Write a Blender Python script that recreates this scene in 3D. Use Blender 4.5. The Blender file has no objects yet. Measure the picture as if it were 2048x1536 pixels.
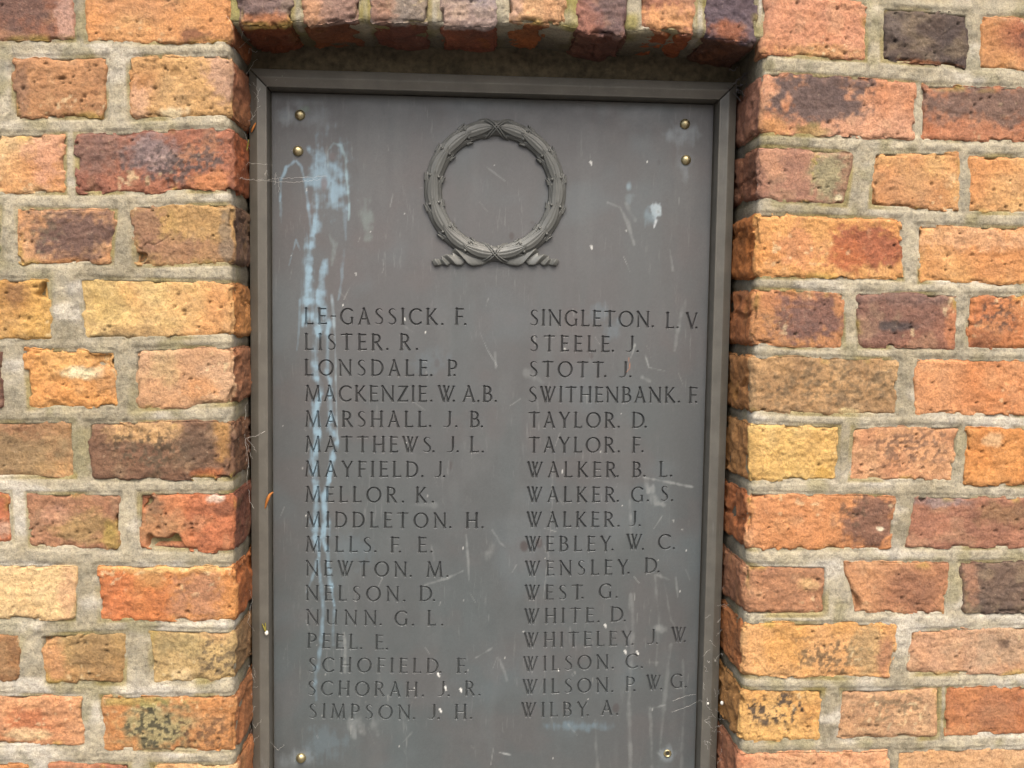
import bpy, math, random
import numpy as np

# ------------------------------------------------------------------ camera
F = 1850.0                      # focal length in pixels of a 2048 px wide frame
YAW, PITCH, ROLL, DIST = [math.radians(-3.37389529), math.radians(-3.98631174), math.radians(0.81542989), 0.9943879]
sc = bpy.context.scene
cam = bpy.data.cameras.new('camera')
co = bpy.data.objects.new('camera', cam)
sc.collection.objects.link(co)
sc.camera = co
cam.sensor_width = 36.0
cam.lens = F * 36.0 / 2048.0
cam.clip_start = 0.01
cam.clip_end = 200.0


def _rot(y, p, r):
    cy, sy = math.cos(y), math.sin(y)
    a = math.pi / 2 + p
    ca, sa = math.cos(a), math.sin(a)
    cr, sr = math.cos(r), math.sin(r)
    Rz = np.array([[cy, -sy, 0], [sy, cy, 0], [0, 0, 1]])
    Rx = np.array([[1, 0, 0], [0, ca, -sa], [0, sa, ca]])
    Rr = np.array([[cr, -sr, 0], [sr, cr, 0], [0, 0, 1]])
    return Rz @ Rx @ Rr


RM = _rot(YAW, PITCH, ROLL)
import mathutils
M4 = mathutils.Matrix([list(RM[0]) + [0], list(RM[1]) + [-DIST], list(RM[2]) + [0], [0, 0, 0, 1]])
co.matrix_world = M4

# ------------------------------------------------------------------ light: bright overcast day
EXPOSURE = 0.98
SUN_EL, SUN_AZ = 54.0, -18.0          # degrees; azimuth measured from straight in front of the wall
w = bpy.data.worlds.new('World')
sc.world = w
w.use_nodes = True
nt = w.node_tree
nt.nodes.clear()
sky = nt.nodes.new('ShaderNodeTexSky')
sky.sky_type = 'NISHITA'
sky.sun_disc = False
sky.sun_elevation = math.radians(SUN_EL)
sky.sun_rotation = math.radians(180 + SUN_AZ)
sky.air_density = 1.0
sky.dust_density = 6.0
sky.ozone_density = 0.6
bg = nt.nodes.new('ShaderNodeBackground')
bg.inputs['Strength'].default_value = 0.15
wo = nt.nodes.new('ShaderNodeOutputWorld')
nt.links.new(sky.outputs[0], bg.inputs['Color'])
nt.links.new(bg.outputs[0], wo.inputs['Surface'])
sun = bpy.data.lights.new('sun', 'SUN')
sun.energy = 1.7
sun.angle = math.radians(38)
sun.color = (1.0, 0.96, 0.91)
so = bpy.data.objects.new('sun', sun)
sc.collection.objects.link(so)
el, az = math.radians(SUN_EL), math.radians(SUN_AZ)
to_sun = mathutils.Vector((math.sin(az) * math.cos(el), -math.cos(az) * math.cos(el), math.sin(el)))
so.rotation_euler = to_sun.to_track_quat('Z', 'Y').to_euler()
sc.view_settings.view_transform = 'Standard'
sc.view_settings.look = 'None'
sc.view_settings.exposure = EXPOSURE
sc.view_settings.gamma = 1.0


# ------------------------------------------------------------------ helpers
def at(u, v, Y=0.0):
    """the point of the plane y = Y seen at photo pixel (u, v)"""
    u = np.asarray(u, float)
    v = np.asarray(v, float)
    dx, dy, dz = (u - 1024) / F, -(v - 768) / F, -1.0
    d = [RM[i, 0] * dx + RM[i, 1] * dy + RM[i, 2] * dz for i in range(3)]
    t = (Y + DIST) / d[1]
    return t * d[0], t * d[2]


def proj(x, y, z):
    p = np.stack([x, y + DIST, z], -1) @ RM
    return 1024 + F * p[..., 0] / -p[..., 2], 768 - F * p[..., 1] / -p[..., 2]


def lin(c):
    c = np.asarray(c, float) / 255.0
    return np.where(c <= 0.04045, c / 12.92, ((c + 0.055) / 1.055) ** 2.4)


KA = 0.66     # albedo of a surface relative to its brightness in the picture


def alb(c, sat=1.0):
    c = lin(c)
    g = c @ np.array([0.3, 0.59, 0.11])
    return (g + (c - g) * sat) * KA


def _h(ix, iy, iz, seed):
    ix, iy, iz = (np.asarray(a).astype(np.int64) for a in (ix, iy, iz))
    with np.errstate(over='ignore'):
        n = (ix.astype(np.uint32) * np.uint32(374761393)) ^ (iy.astype(np.uint32) * np.uint32(668265263)) ^ \
            (iz.astype(np.uint32) * np.uint32(2246822519)) ^ np.uint32((seed * 3266489917) & 0xffffffff)
        n = (n ^ (n >> np.uint32(13))) * np.uint32(1274126177)
        n = (n ^ (n >> np.uint32(15))) * np.uint32(2246822519)
        n = n ^ (n >> np.uint32(16))
    return n.astype(np.float64) / 4294967295.0


def noise(p, freq, seed=0):
    q = p * freq + 1000.0
    i = np.floor(q).astype(np.int64)
    f = q - i
    f = f * f * (3 - 2 * f)
    r = 0
    for a in (0, 1):
        wx = f[:, 0] if a else 1 - f[:, 0]
        for b in (0, 1):
            wy = f[:, 1] if b else 1 - f[:, 1]
            for c in (0, 1):
                wz = f[:, 2] if c else 1 - f[:, 2]
                r = r + wx * wy * wz * _h(i[:, 0] + a, i[:, 1] + b, i[:, 2] + c, seed)
    return r * 2 - 1


def fbm(p, freq, octv=3, seed=0, gain=0.5):
    r, a, s = 0, 1.0, 0
    for o in range(octv):
        r = r + a * noise(p, freq * 2.03 ** o, seed + 17 * o)
        s += a
        a *= gain
    return r / s * 1.5


def sstep(a, b, x):
    t = np.clip((x - a) / (b - a), 0, 1)
    return t * t * (3 - 2 * t)


def mesh(name, V, Q, T=None, smooth=True, col=None):
    me = bpy.data.meshes.new(name)
    V = np.asarray(V, np.float32)
    Q = np.asarray(Q, np.int32).reshape(-1, 4)
    T = np.zeros((0, 3), np.int32) if T is None else np.asarray(T, np.int32).reshape(-1, 3)
    me.vertices.add(len(V))
    me.vertices.foreach_set('co', V.ravel())
    nl = Q.size + T.size
    me.loops.add(nl)
    me.loops.foreach_set('vertex_index', np.concatenate([Q.ravel(), T.ravel()]))
    me.polygons.add(len(Q) + len(T))
    st = np.concatenate([np.arange(len(Q)) * 4, Q.size + np.arange(len(T)) * 3]).astype(np.int32)
    me.polygons.foreach_set('loop_start', st)
    me.polygons.foreach_set('use_smooth', np.full(len(st), smooth))
    if col is not None:
        a = me.color_attributes.new('Col', 'FLOAT_COLOR', 'POINT')
        c4 = np.ones((len(V), 4), np.float32)
        c4[:, :3] = col
        a.data.foreach_set('color', c4.ravel())
    me.update(calc_edges=True)
    return me


def obj(name, me, mat=None, parent=None, loc=None, **props):
    o = bpy.data.objects.new(name, me)
    sc.collection.objects.link(o)
    if parent is not None:
        o.parent = parent
    if loc is not None:
        o.location = loc
    if mat is not None and me is not None and len(me.materials) == 0:
        me.materials.append(mat)
    for k, v in props.items():
        o[k] = v
    return o


def nodes(name):
    m = bpy.data.materials.new(name)
    m.use_nodes = True
    t = m.node_tree
    b = t.nodes['Principled BSDF']
    return m, t, b


def nnoise(t, scale, detail=3, rough=0.55, vec=None):
    n = t.nodes.new('ShaderNodeTexNoise')
    n.inputs['Scale'].default_value = scale
    n.inputs['Detail'].default_value = detail
    n.inputs['Roughness'].default_value = rough
    if vec is not None:
        t.links.new(vec, n.inputs['Vector'])
    return n


def ramp(t, src, a, b, ca=(0, 0, 0, 1), cb=(1, 1, 1, 1)):
    r = t.nodes.new('ShaderNodeValToRGB')
    r.color_ramp.elements[0].position = a
    r.color_ramp.elements[1].position = b
    r.color_ramp.elements[0].color = ca
    r.color_ramp.elements[1].color = cb
    t.links.new(src, r.inputs[0])
    return r


def mixc(t, mode, fac, a, b):
    m = t.nodes.new('ShaderNodeMix')
    m.data_type = 'RGBA'
    m.blend_type = mode
    if isinstance(fac, float):
        m.inputs[0].default_value = fac
    else:
        t.links.new(fac, m.inputs[0])
    for s, i in ((a, 6), (b, 7)):
        if isinstance(s, tuple):
            m.inputs[i].default_value = s
        else:
            t.links.new(s, m.inputs[i])
    return m.outputs[2]


def bumpn(t, b, h, strength, dist, prev=None):
    n = t.nodes.new('ShaderNodeBump')
    n.inputs['Strength'].default_value = strength
    n.inputs['Distance'].default_value = dist
    t.links.new(h, n.inputs['Height'])
    if prev is not None:
        t.links.new(prev.outputs[0], n.inputs['Normal'])
    t.links.new(n.outputs[0], b.inputs['Normal'])
    return n


def mat_grit(name, grain, coarse, spread, rough, specks, pores=0.55, light=0.30):
    """fired clay or mortar: the colour attribute times fine grain, with gritty relief"""
    m, t, b = nodes(name)
    at_ = t.nodes.new('ShaderNodeAttribute')
    at_.attribute_name = 'Col'
    g = t.nodes.new('ShaderNodeNewGeometry')
    P = g.outputs['Position']
    n1 = nnoise(t, grain, 4, 0.7, P)
    r1 = ramp(t, n1.outputs[0], 0.30, 0.72, (1 - spread,) * 3 + (1,), (1 + spread,) * 3 + (1,))
    c = mixc(t, 'MULTIPLY', 1.0, at_.outputs[0], r1.outputs[0])
    n6 = nnoise(t, grain * 0.45, 5, 0.75, P)
    r6 = ramp(t, n6.outputs[0], 0.36, 0.50, (0.50, 0.46, 0.46, 1), (1, 1, 1, 1))
    c = mixc(t, 'MULTIPLY', pores, c, r6.outputs[0])
    r7 = ramp(t, n6.outputs[0], 0.60, 0.74, (0, 0, 0, 1), (light, light, light, 1))
    c = mixc(t, 'MIX', r7.outputs[0], c, tuple(alb((236, 214, 178))) + (1,))
    n2 = nnoise(t, coarse, 3, 0.6, P)
    r2 = ramp(t, n2.outputs[0], 0.35, 0.65, (0.86, 0.87, 0.9, 1), (1.1, 1.08, 1.04, 1))
    c = mixc(t, 'MULTIPLY', 1.0, c, r2.outputs[0])
    vo = t.nodes.new('ShaderNodeTexVoronoi')
    vo.inputs['Scale'].default_value = specks
    t.links.new(P, vo.inputs['Vector'])
    r3 = ramp(t, vo.outputs['Distance'], 0.10, 0.22, (1, 1, 1, 1), (0, 0, 0, 1))
    n3 = nnoise(t, coarse * 1.7, 2, 0.5, P)
    r4 = ramp(t, n3.outputs[0], 0.52, 0.62)
    sm = mixc(t, 'MULTIPLY', 1.0, r3.outputs[0], r4.outputs[0])
    c = mixc(t, 'MIX', sm, c, mixc(t, 'MULTIPLY', 1.0, c, (0.4, 0.36, 0.36, 1)))
    t.links.new(c, b.inputs['Base Color'])
    b.inputs['Roughness'].default_value = rough
    b.inputs['Specular IOR Level'].default_value = 0.35
    nb = bumpn(t, b, n6.outputs[0], 0.6, 0.0019)
    nb = bumpn(t, b, n1.outputs[0], 0.7, 0.0016, nb)
    n5 = nnoise(t, grain * 2.6, 2, 0.6, P)
    bumpn(t, b, n5.outputs[0], 0.5, 0.0005, nb)
    return m


MB = mat_grit('fired_clay', 420, 60, 0.30, 0.82, 330)
MM = mat_grit('lime_mortar', 620, 55, 0.24, 0.95, 420, 0.55, 0.4)


# ------------------------------------------------------------------ lattice boxes with rounded, weathered surfaces
def lattice(X, Y, Z, faces='FLRTB'):
    """grid surface of a box. X left-right, Y front-back, Z bottom-top. returns verts, quads"""
    nx, ny, nz = len(X), len(Y), len(Z)
    idx = -np.ones((nx, ny, nz), np.int64)
    quads = []

    def add(I, J, K, flip):
        I, J, K = np.broadcast_arrays(I, J, K)
        idx[I, J, K] = 0
        quads.append((I, J, K, flip))
    ii, jj, kk = np.arange(nx), np.arange(ny), np.arange(nz)
    if 'F' in faces: add(ii[:, None], 0, kk[None, :], False)
    if 'L' in faces: add(0, jj[:, None], kk[None, :], True)
    if 'R' in faces: add(nx - 1, jj[:, None], kk[None, :], False)
    if 'T' in faces: add(ii[:, None], jj[None, :], nz - 1, True)
    if 'B' in faces: add(ii[:, None], jj[None, :], 0, False)
    sel = np.argwhere(idx >= 0)
    idx[idx >= 0] = np.arange(len(sel))
    V = np.stack([X[sel[:, 0]], Y[sel[:, 1]], Z[sel[:, 2]]], 1)
    Q = []
    for I, J, K, fl in quads:
        A = idx[I, J, K]
        q = np.stack([A[:-1, :-1], A[1:, :-1], A[1:, 1:], A[:-1, 1:]], -1).reshape(-1, 4)
        if fl:
            q = q[:, ::-1]
        Q.append(q)
    # front: x right, z up -> normal (1,0,0)x(0,0,1) = (0,-1,0) good
    # right side: y back, z up -> (0,1,0)x(0,0,1) = (1,0,0) good ; bottom: x,y -> (0,0,1) must flip
    return V, np.concatenate(Q)


def axis(a, b, step):
    n = max(2, int(round(abs(b - a) / step)))
    return np.linspace(a, b, n + 1)


def rounded(V, lo, hi, r):
    """round a box; lo/hi per axis limits of the solid (use far values to leave an edge sharp)"""
    inner = np.clip(V, lo + r, hi - r)
    d = V - inner
    L = np.linalg.norm(d, axis=1)
    L[L < 1e-9] = 1
    n = d / L[:, None]
    return inner + n * r, n


# ------------------------------------------------------------------ the wall
OR, TN, PK, YE = (216, 140, 80), (207, 153, 98), (206, 150, 118), (214, 163, 84)
RB, PU, DK, BR = (168, 98, 68), (122, 82, 70), (88, 68, 62), (158, 108, 76)
OL, RD, PE, MS = (165, 130, 82), (192, 106, 64), (224, 172, 118), (160, 142, 70)
LV = (150, 126, 124)

SAT = 0.92
TONE = np.array([1.0, 1.14, 1.12])     # the clay overall: a little browner than the swatches
wall = bpy.data.objects.new('brick_wall', None)
sc.collection.objects.link(wall)
wall['label'] = 'weathered orange and purple-brown brick wall with pale mortar joints around the recessed plaque'
wall['category'] = 'wall'
JL, JR = -0.2350, 0.3195      # the two sides of the recess
brects = []      # brick outlines on the wall plane, for the mortar
rnd = random.Random(5)
BRICKN = [0]




def brick(c4, c1, c2=None, patches=(), jamb='', side=None, chips=(), pits=None, rough=1.0, r=0.0045, hidden=False,
          lump=1.0, step=0.00155, cracks=()):
    """c4: TL, TR, BR, BL photo pixels of the front face, laid on the wall plane"""
    BRICKN[0] += 1
    sd = BRICKN[0]
    rr = random.Random(sd * 7 + 1)
    q = np.array([at(u, v) for u, v in c4])       # TL TR BR BL  (x,z)
    if jamb == 'R':
        q[1, 0] = JL + rr.uniform(-0.0018, 0.0012)
        q[2, 0] = JL + rr.uniform(-0.0018, 0.0012)
    if jamb == 'L':
        q[0, 0] = JR + rr.uniform(-0.0012, 0.0018)
        q[3, 0] = JR + rr.uniform(-0.0012, 0.0018)
    brects.append(q)
    cx, cz = q.mean(0)
    W = (np.linalg.norm(q[1] - q[0]) + np.linalg.norm(q[2] - q[3])) / 2
    H = (np.linalg.norm(q[0] - q[3]) + np.linalg.norm(q[1] - q[2])) / 2
    if hidden:
        step = 0.005
    X = axis(-W / 2, W / 2, step)
    Z = axis(-H / 2, H / 2, step)
    DEP = 0.1025
    if jamb:
        Y = np.concatenate([axis(0, 0.02, step), axis(0.02, DEP, 0.0026)[1:]])
    else:
        Y = np.array([0, 0.0015, 0.003, 0.0045, 0.006, 0.008, 0.012, 0.03])
    V, Q = lattice(X, Y, Z)
    lo = np.array([-W / 2, 0, -H / 2])
    hi = np.array([W / 2, 1.0, H / 2])
    off = np.array([cx, 0, cz]) + sd * 3.1
    P0 = V + off
    # radius varies along the edges
    rv = r * (1 + 0.5 * noise(P0, 30, 3))[:, None] * np.ones(3)
    if jamb:
        rv = rv * 1.0
        jx = {'R': V[:, 0] > W / 2 - 0.02, 'L': V[:, 0] < -W / 2 + 0.02, 'B': V[:, 2] < -H / 2 + 0.02}[jamb[0]]
        rv[jx] = np.maximum(rv[jx], 0.009)
        rv = np.repeat(rv.mean(1)[:, None], 3, 1)
    p, n = rounded(V, lo, hi, rv)
    u = V[:, 0] / W + 0.5
    v = 0.5 - V[:, 2] / H
    # relief
    front = np.clip(-n[:, 1], 0, 1)
    edge = np.minimum(np.minimum(u, 1 - u) * W, np.minimum(v, 1 - v) * H)
    d = 0.0007 * lump * fbm(P0, 22, 2, 5) + 0.0008 * rough * fbm(P0, 85, 3, 9) * (0.5 + 0.8 * sstep(-0.3, 0.4, noise(P0, 30, 77))) \
        + 0.00035 * rough * noise(P0, 420, 21)
    d += -0.0028 * sstep(0.30, 0.75, fbm(P0, 45, 2, 31)) * sstep(0.012, 0.0, edge) * lump
    d += 0.0010 * fbm(P0, 38, 2, 91) * (1 - front)
    cell = _h(np.floor(P0[:, 0] * 70 + 900 + 0.8 * fbm(P0, 60, 2, 33)), np.floor(P0[:, 2] * 70 + 900 + 0.8 * fbm(P0, 60, 2, 34)), np.floor(P0[:, 1] * 0) , sd)
    d -= 0.0022 * rough * sstep(0.80, 0.86, cell) * sstep(0.007, 0.002, edge)
    d -= 0.0005 * rough * sstep(0.65, 0.72, cell)
    # drag marks: shallow ridges across the face
    pd = P0 * np.array([0.35, 1, 1.6])
    d += 0.0003 * rough * fbm(pd, 120, 2, 41) + 0.0009 * rough * (0.35 - np.abs(fbm(P0, 130, 3, 43)))
    # small holes
    pc = np.zeros(len(V))
    npit = rr.randint(4, 10) if pits is None else pits
    for k in range(npit):
        if hidden:
            break
        pu, pv = rr.uniform(0.04, 0.96), rr.uniform(0.06, 0.94)
        pr = rr.choice([0.0007, 0.0008, 0.0010, 0.0012, 0.0016])
        dd = np.hypot((u - pu) * W * rr.uniform(0.6, 1.0), (v - pv) * H)
        m_ = sstep(pr * 1.5, pr * 0.5, dd) * front
        d -= m_ * 0.0026
        pc = np.maximum(pc, m_)
    for (pu, pv, pr, dep) in chips:
        dd = np.hypot((u - pu) * W, (v - pv) * H) * (1 + 0.35 * noise(P0, 110, 55))
        d -= sstep(pr * 1.15, pr * 0.75, dd) * dep * np.clip(front + 0.3, 0, 1)
    for ck in cracks:
        best = np.full(len(V), 9.0)
        for (u0, v0), (u1, v1) in zip(ck[:-1], ck[1:]):
            ex, ey = (u1 - u0) * W, (v1 - v0) * H
            t = np.clip(((u - u0) * W * ex + (v - v0) * H * ey) / (ex * ex + ey * ey), 0, 1)
            best = np.minimum(best, np.hypot((u - u0) * W - t * ex, (v - v0) * H - t * ey))
        m_ = sstep(0.0009, 0.0002, best) * front * 0.5
        d -= 0.0016 * m_
        pc = np.maximum(pc, m_)
    p = p + n * d[:, None]
    # outline wobble in the plane of the wall
    wob = np.stack([fbm(P0, 28, 3, 61) + 0.5 * fbm(P0, 150, 2, 62), 0 * u, fbm(P0, 34, 3, 71) + 0.5 * fbm(P0, 150, 2, 72)], 1) * 0.0014
    p = p + wob * sstep(0.02, 0.0, edge)[:, None]
    # bend the straight box to the traced corners
    uu, vv = p[:, 0] / W + 0.5, 0.5 - p[:, 2] / H
    f = lambda a, b: (1 - uu) * (1 - vv) * a[0] + uu * (1 - vv) * a[1] + uu * vv * a[2] + (1 - uu) * vv * a[3]
    x = f(q[:, 0], None) - cx
    z = f(q[:, 1], None) - cz
    tilt = rr.uniform(-0.0012, 0.0012)
    y = p[:, 1] + tilt * 1.0 + rr.uniform(-0.008, 0.008) * (V[:, 0] if not jamb else 0) + rr.uniform(-0.02, 0.02) * V[:, 2] * (0 if jamb == 'B' else 1)
    PV = np.stack([x, y, z], 1)
    # colour of the clay itself: firing patches, drift between two tones, lime, lichen
    c1 = alb(c1, SAT)
    c2 = alb(c2, SAT) if c2 is not None else c1 * np.array([0.82, 0.76, 0.74])
    t = sstep(-0.45, 0.55, fbm(P0, 16, 3, 101))[:, None]
    C = c1 * (1 - t) + c2 * t
    t = (0.30 * sstep(0.1, 0.7, fbm(P0, 70, 3, 111)))[:, None]
    C = C * (1 - t) + C * np.array([0.70, 0.64, 0.62]) * t
    t = (0.30 * sstep(0.15, 0.7, fbm(P0, 50, 3, 121)))[:, None]
    C = C * (1 - t) + (C * 0.6 + alb((226, 190, 146)) * 0.4) * t
    for pt in patches:
        pu, pv, ru, rv_, pcol, stg = pt[:6]
        soft = pt[6] + (0.35 if pt[6] > 0 else 0) if len(pt) > 6 else 0.9
        dd = np.hypot((u - pu) / ru, (v - pv) / rv_) + 0.34 * fbm(P0, 60, 3, 131 + int(pu * 100)) + 0.30 * fbm(P0, 220, 2, 7)
        m_ = sstep(1 + soft * 0.5, 1 - soft * 0.5, dd) * stg
        if soft < 0:      # a patch broken up into small specks
            m_ = sstep(1.25, 0.5, dd) * stg * sstep(-0.05, 0.22, fbm(P0, 270, 2, 157) + 0.25 * noise(P0, 70, 158))
        m_ = m_[:, None]
        C = C * (1 - m_) + alb(pcol, SAT) * m_
    t = (0.5 * sstep(0.45, 0.9, fbm(P0, 40, 3, 171)) * sstep(0.010, 0.002, edge))[:, None]
    C = C * (1 - t) + alb((176, 150, 60)) * t
    t = (0.45 * sstep(0.60, 0.85, fbm(P0, 170, 2, 181)) * sstep(0.2, 0.6, noise(P0, 25, 9)))[:, None]
    C = C * (1 - t) + alb((236, 204, 160)) * t
    C = C * (1 - 0.55 * pc[:, None])  # clay colour darkened inside holes and cracks, adding to their shade
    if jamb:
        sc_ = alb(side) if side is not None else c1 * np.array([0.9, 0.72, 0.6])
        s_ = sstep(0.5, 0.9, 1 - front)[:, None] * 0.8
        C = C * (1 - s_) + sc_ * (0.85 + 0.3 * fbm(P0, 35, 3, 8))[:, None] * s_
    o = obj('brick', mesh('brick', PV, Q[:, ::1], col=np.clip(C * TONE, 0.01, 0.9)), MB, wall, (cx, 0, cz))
    return o


# left of the plaque, course by course from the top (photo pixels: TL, TR, BR, BL)
def Q4(x0, y0, x1, y1, dl=0, dr=0, sl=0):
    return [(x0, y0), (x1, y0 + sl), (x1 + dr, y1 + sl), (x0 + dl, y1)]


S_RED, S_OR, S_PU, S_DK = (176, 92, 56), (196, 118, 66), (112, 72, 68), (86, 62, 60)
# course 0
brick([(-250, -58), (148, -56), (150, 82), (-250, 92)], RD, (150, 92, 66), [(0.72, 0.42, 0.22, 0.42, (112, 78, 68), 0.9), (0.95, 0.6, 0.05, 0.5, (214, 160, 140), 0.6)], rough=0.6)
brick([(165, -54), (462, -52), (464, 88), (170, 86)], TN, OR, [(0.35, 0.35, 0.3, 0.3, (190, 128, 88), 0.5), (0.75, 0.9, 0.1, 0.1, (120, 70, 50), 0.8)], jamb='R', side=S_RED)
# course 1
brick([(-185, 112), (-8, 112), (-6, 238), (-185, 238)], BR)
brick([(22, 113), (218, 110), (212, 236), (24, 240)], (190, 128, 82), (164, 100, 66), [(0.1, 0.5, 0.1, 0.5, (140, 100, 80), 0.6)], pits=16)
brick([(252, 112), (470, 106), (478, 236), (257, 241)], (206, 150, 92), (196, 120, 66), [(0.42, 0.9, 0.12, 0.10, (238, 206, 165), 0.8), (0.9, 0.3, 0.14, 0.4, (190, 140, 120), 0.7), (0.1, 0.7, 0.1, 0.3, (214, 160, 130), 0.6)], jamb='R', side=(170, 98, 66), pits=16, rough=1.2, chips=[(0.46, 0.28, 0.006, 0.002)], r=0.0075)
# course 2
brick([(-255, 266), (132, 265), (131, 388), (-255, 392)], PE, OR, [(0.9, 0.3, 0.1, 0.5, (214, 150, 124), 0.6)], pits=12)
brick([(147, 265), (470, 254), (482, 384), (153, 389)], (176, 104, 74), (148, 88, 68), [(0.15, 0.3, 0.17, 0.35, (138, 98, 84), 0.8), (0.5, 0.4, 0.16, 0.28, LV, 0.75), (0.6, 0.55, 0.3, 0.35, (96, 76, 72), 0.9, -1), (0.84, 0.4, 0.1, 0.4, (110, 84, 76), 0.8, -1), (0.85, 0.85, 0.14, 0.18, (214, 130, 74), 0.7)], jamb='R', side=(178, 92, 50), rough=1.3, chips=[(0.58, 0.9, 0.008, 0.003), (0.12, 0.92, 0.006, 0.002)])
# course 3
brick([(-180, 410), (2, 410), (3, 532), (-180, 532)], (120, 110, 80))
brick([(30, 414), (233, 419), (225, 529), (36, 531)], (206, 144, 98), OR, [(0.62, 0.45, 0.42, 0.48, (116, 82, 72), 0.95, 0.5), (0.3, 0.4, 0.2, 0.4, (110, 90, 70), 0.6, -1), (0.5, 0.97, 0.3, 0.08, (190, 120, 60), 0.7)])
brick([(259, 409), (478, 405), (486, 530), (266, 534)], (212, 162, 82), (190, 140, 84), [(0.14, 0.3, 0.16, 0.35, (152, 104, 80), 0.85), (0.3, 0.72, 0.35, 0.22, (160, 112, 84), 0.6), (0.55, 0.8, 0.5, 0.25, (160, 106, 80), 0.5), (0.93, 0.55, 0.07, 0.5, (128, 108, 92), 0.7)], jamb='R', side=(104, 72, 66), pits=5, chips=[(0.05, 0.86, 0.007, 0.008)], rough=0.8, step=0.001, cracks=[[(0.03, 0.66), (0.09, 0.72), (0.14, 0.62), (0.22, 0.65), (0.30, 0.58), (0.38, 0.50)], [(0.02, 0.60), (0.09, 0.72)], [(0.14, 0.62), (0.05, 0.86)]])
# course 4
brick([(-260, 553), (98, 557), (109, 683), (-260, 683)], (214, 156, 78), (196, 134, 66), [(0.8, 0.25, 0.06, 0.2, (150, 100, 60), 0.8)], chips=[(0.985, 0.18, 0.009, 0.010)], rough=1.2)
brick([(153, 553), (484, 562), (490, 676), (168, 681)], (226, 178, 112), (222, 150, 88), [(0.15, 0.3, 0.2, 0.4, (204, 160, 92), 0.7), (0.35, 0.9, 0.25, 0.12, (180, 134, 84), 0.7), (0.2, 0.97, 0.14, 0.06, (110, 90, 60), 0.6)], jamb='R', side=(200, 124, 66), pits=12, rough=0.9)
# course 5
brick([(-180, 696), (6, 697), (6, 820), (-180, 820)], (120, 72, 56), PU)
brick([(45, 697), (232, 700), (240, 818), (56, 820)], (232, 168, 96), (222, 142, 70), [(0.68, 0.38, 0.22, 0.10, (240, 214, 172), 0.85), (0.9, 0.5, 0.14, 0.35, (190, 130, 80), 0.6)], chips=[(0.93, 0.04, 0.017, 0.008), (0.8, 0.28, 0.004, 0.004)], rough=1.5, lump=1.4)
brick([(265, 696), (472, 691), (482, 812), (270, 822)], (212, 158, 118), (206, 146, 102), [(0.3, 0.3, 0.15, 0.3, (200, 160, 110), 0.6), (0.65, 0.7, 0.15, 0.15, (214, 140, 84), 0.7)], jamb='R', side=(170, 100, 66), rough=0.8, r=0.008, chips=[(0.98, 0.95, 0.012, 0.006)])
# course 6
brick([(-260, 842), (148, 841), (152, 957), (-260, 960)], (180, 128, 84), (164, 112, 76), [(0.9, 0.85, 0.12, 0.15, (214, 150, 90), 0.7), (0.7, 0.6, 0.3, 0.4, (150, 122, 84), 0.6)])
brick([(172, 843), (484, 840), (490, 962), (181, 962)], (132, 90, 66), (120, 80, 60), [(0.42, 0.18, 0.22, 0.20, (216, 160, 104), 0.9), (0.42, 0.5, 0.28, 0.38, (98, 76, 56), 0.85, -1), (0.75, 0.4, 0.12, 0.3, (100, 76, 60), 0.6), (0.91, 0.35, 0.05, 0.4, (190, 130, 60), 0.6), (0.8, 0.87, 0.1, 0.08, (196, 104, 50), 0.7)], jamb='R', side=(134, 88, 62), rough=1.3)
# course 7
brick([(-180, 982), (22, 982), (28, 1088), (-180, 1100)], (190, 104, 66), RD, [(0.9, 0.7, 0.1, 0.15, (226, 180, 150), 0.6)])
brick([(50, 985), (243, 986), (241, 1104), (57, 1096)], (176, 118, 84), (158, 100, 72), [(0.6, 0.6, 0.3, 0.25, MS, 0.35, 0.7), (0.3, 0.4, 0.12, 0.15, (200, 140, 110), 0.6), (0.9, 0.8, 0.1, 0.25, (176, 144, 60), 0.6)], rough=1.3, chips=[(0.99, 0.45, 0.006, 0.006)])
brick([(273, 984), (478, 983), (488, 1108), (277, 1100)], (202, 120, 72), RD, [(0.15, 0.25, 0.1, 0.3, (130, 96, 70), 0.8), (0.2, 0.6, 0.22, 0.25, (176, 124, 82), 0.7), (0.8, 0.1, 0.08, 0.08, (230, 200, 180), 0.7), (0.85, 0.3, 0.14, 0.1, (130, 76, 52), 0.6)], jamb='R', side=(112, 66, 54), chips=[(0.32, 1.12, 0.024, 0.012), (0.04, 0.04, 0.012, 0.010)], rough=1.1)
# course 8
brick([(-250, 1123), (158, 1130), (148, 1242), (-250, 1240)], (232, 184, 128), (224, 168, 108), [(0.96, 0.5, 0.05, 0.5, (214, 150, 110), 0.6)], rough=0.9)
brick([(189, 1129), (490, 1130), (492, 1246), (197, 1243)], (218, 138, 70), (206, 116, 58), [(0.12, 0.55, 0.14, 0.6, (206, 112, 60), 0.8), (0.72, 0.55, 0.17, 0.5, (182, 122, 90), 0.8), (0.4, 0.2, 0.1, 0.2, (196, 138, 80), 0.7), (0.5, 0.04, 0.5, 0.08, (230, 172, 104), 0.8)], jamb='R', side=(182, 96, 50), rough=1.0)
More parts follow.
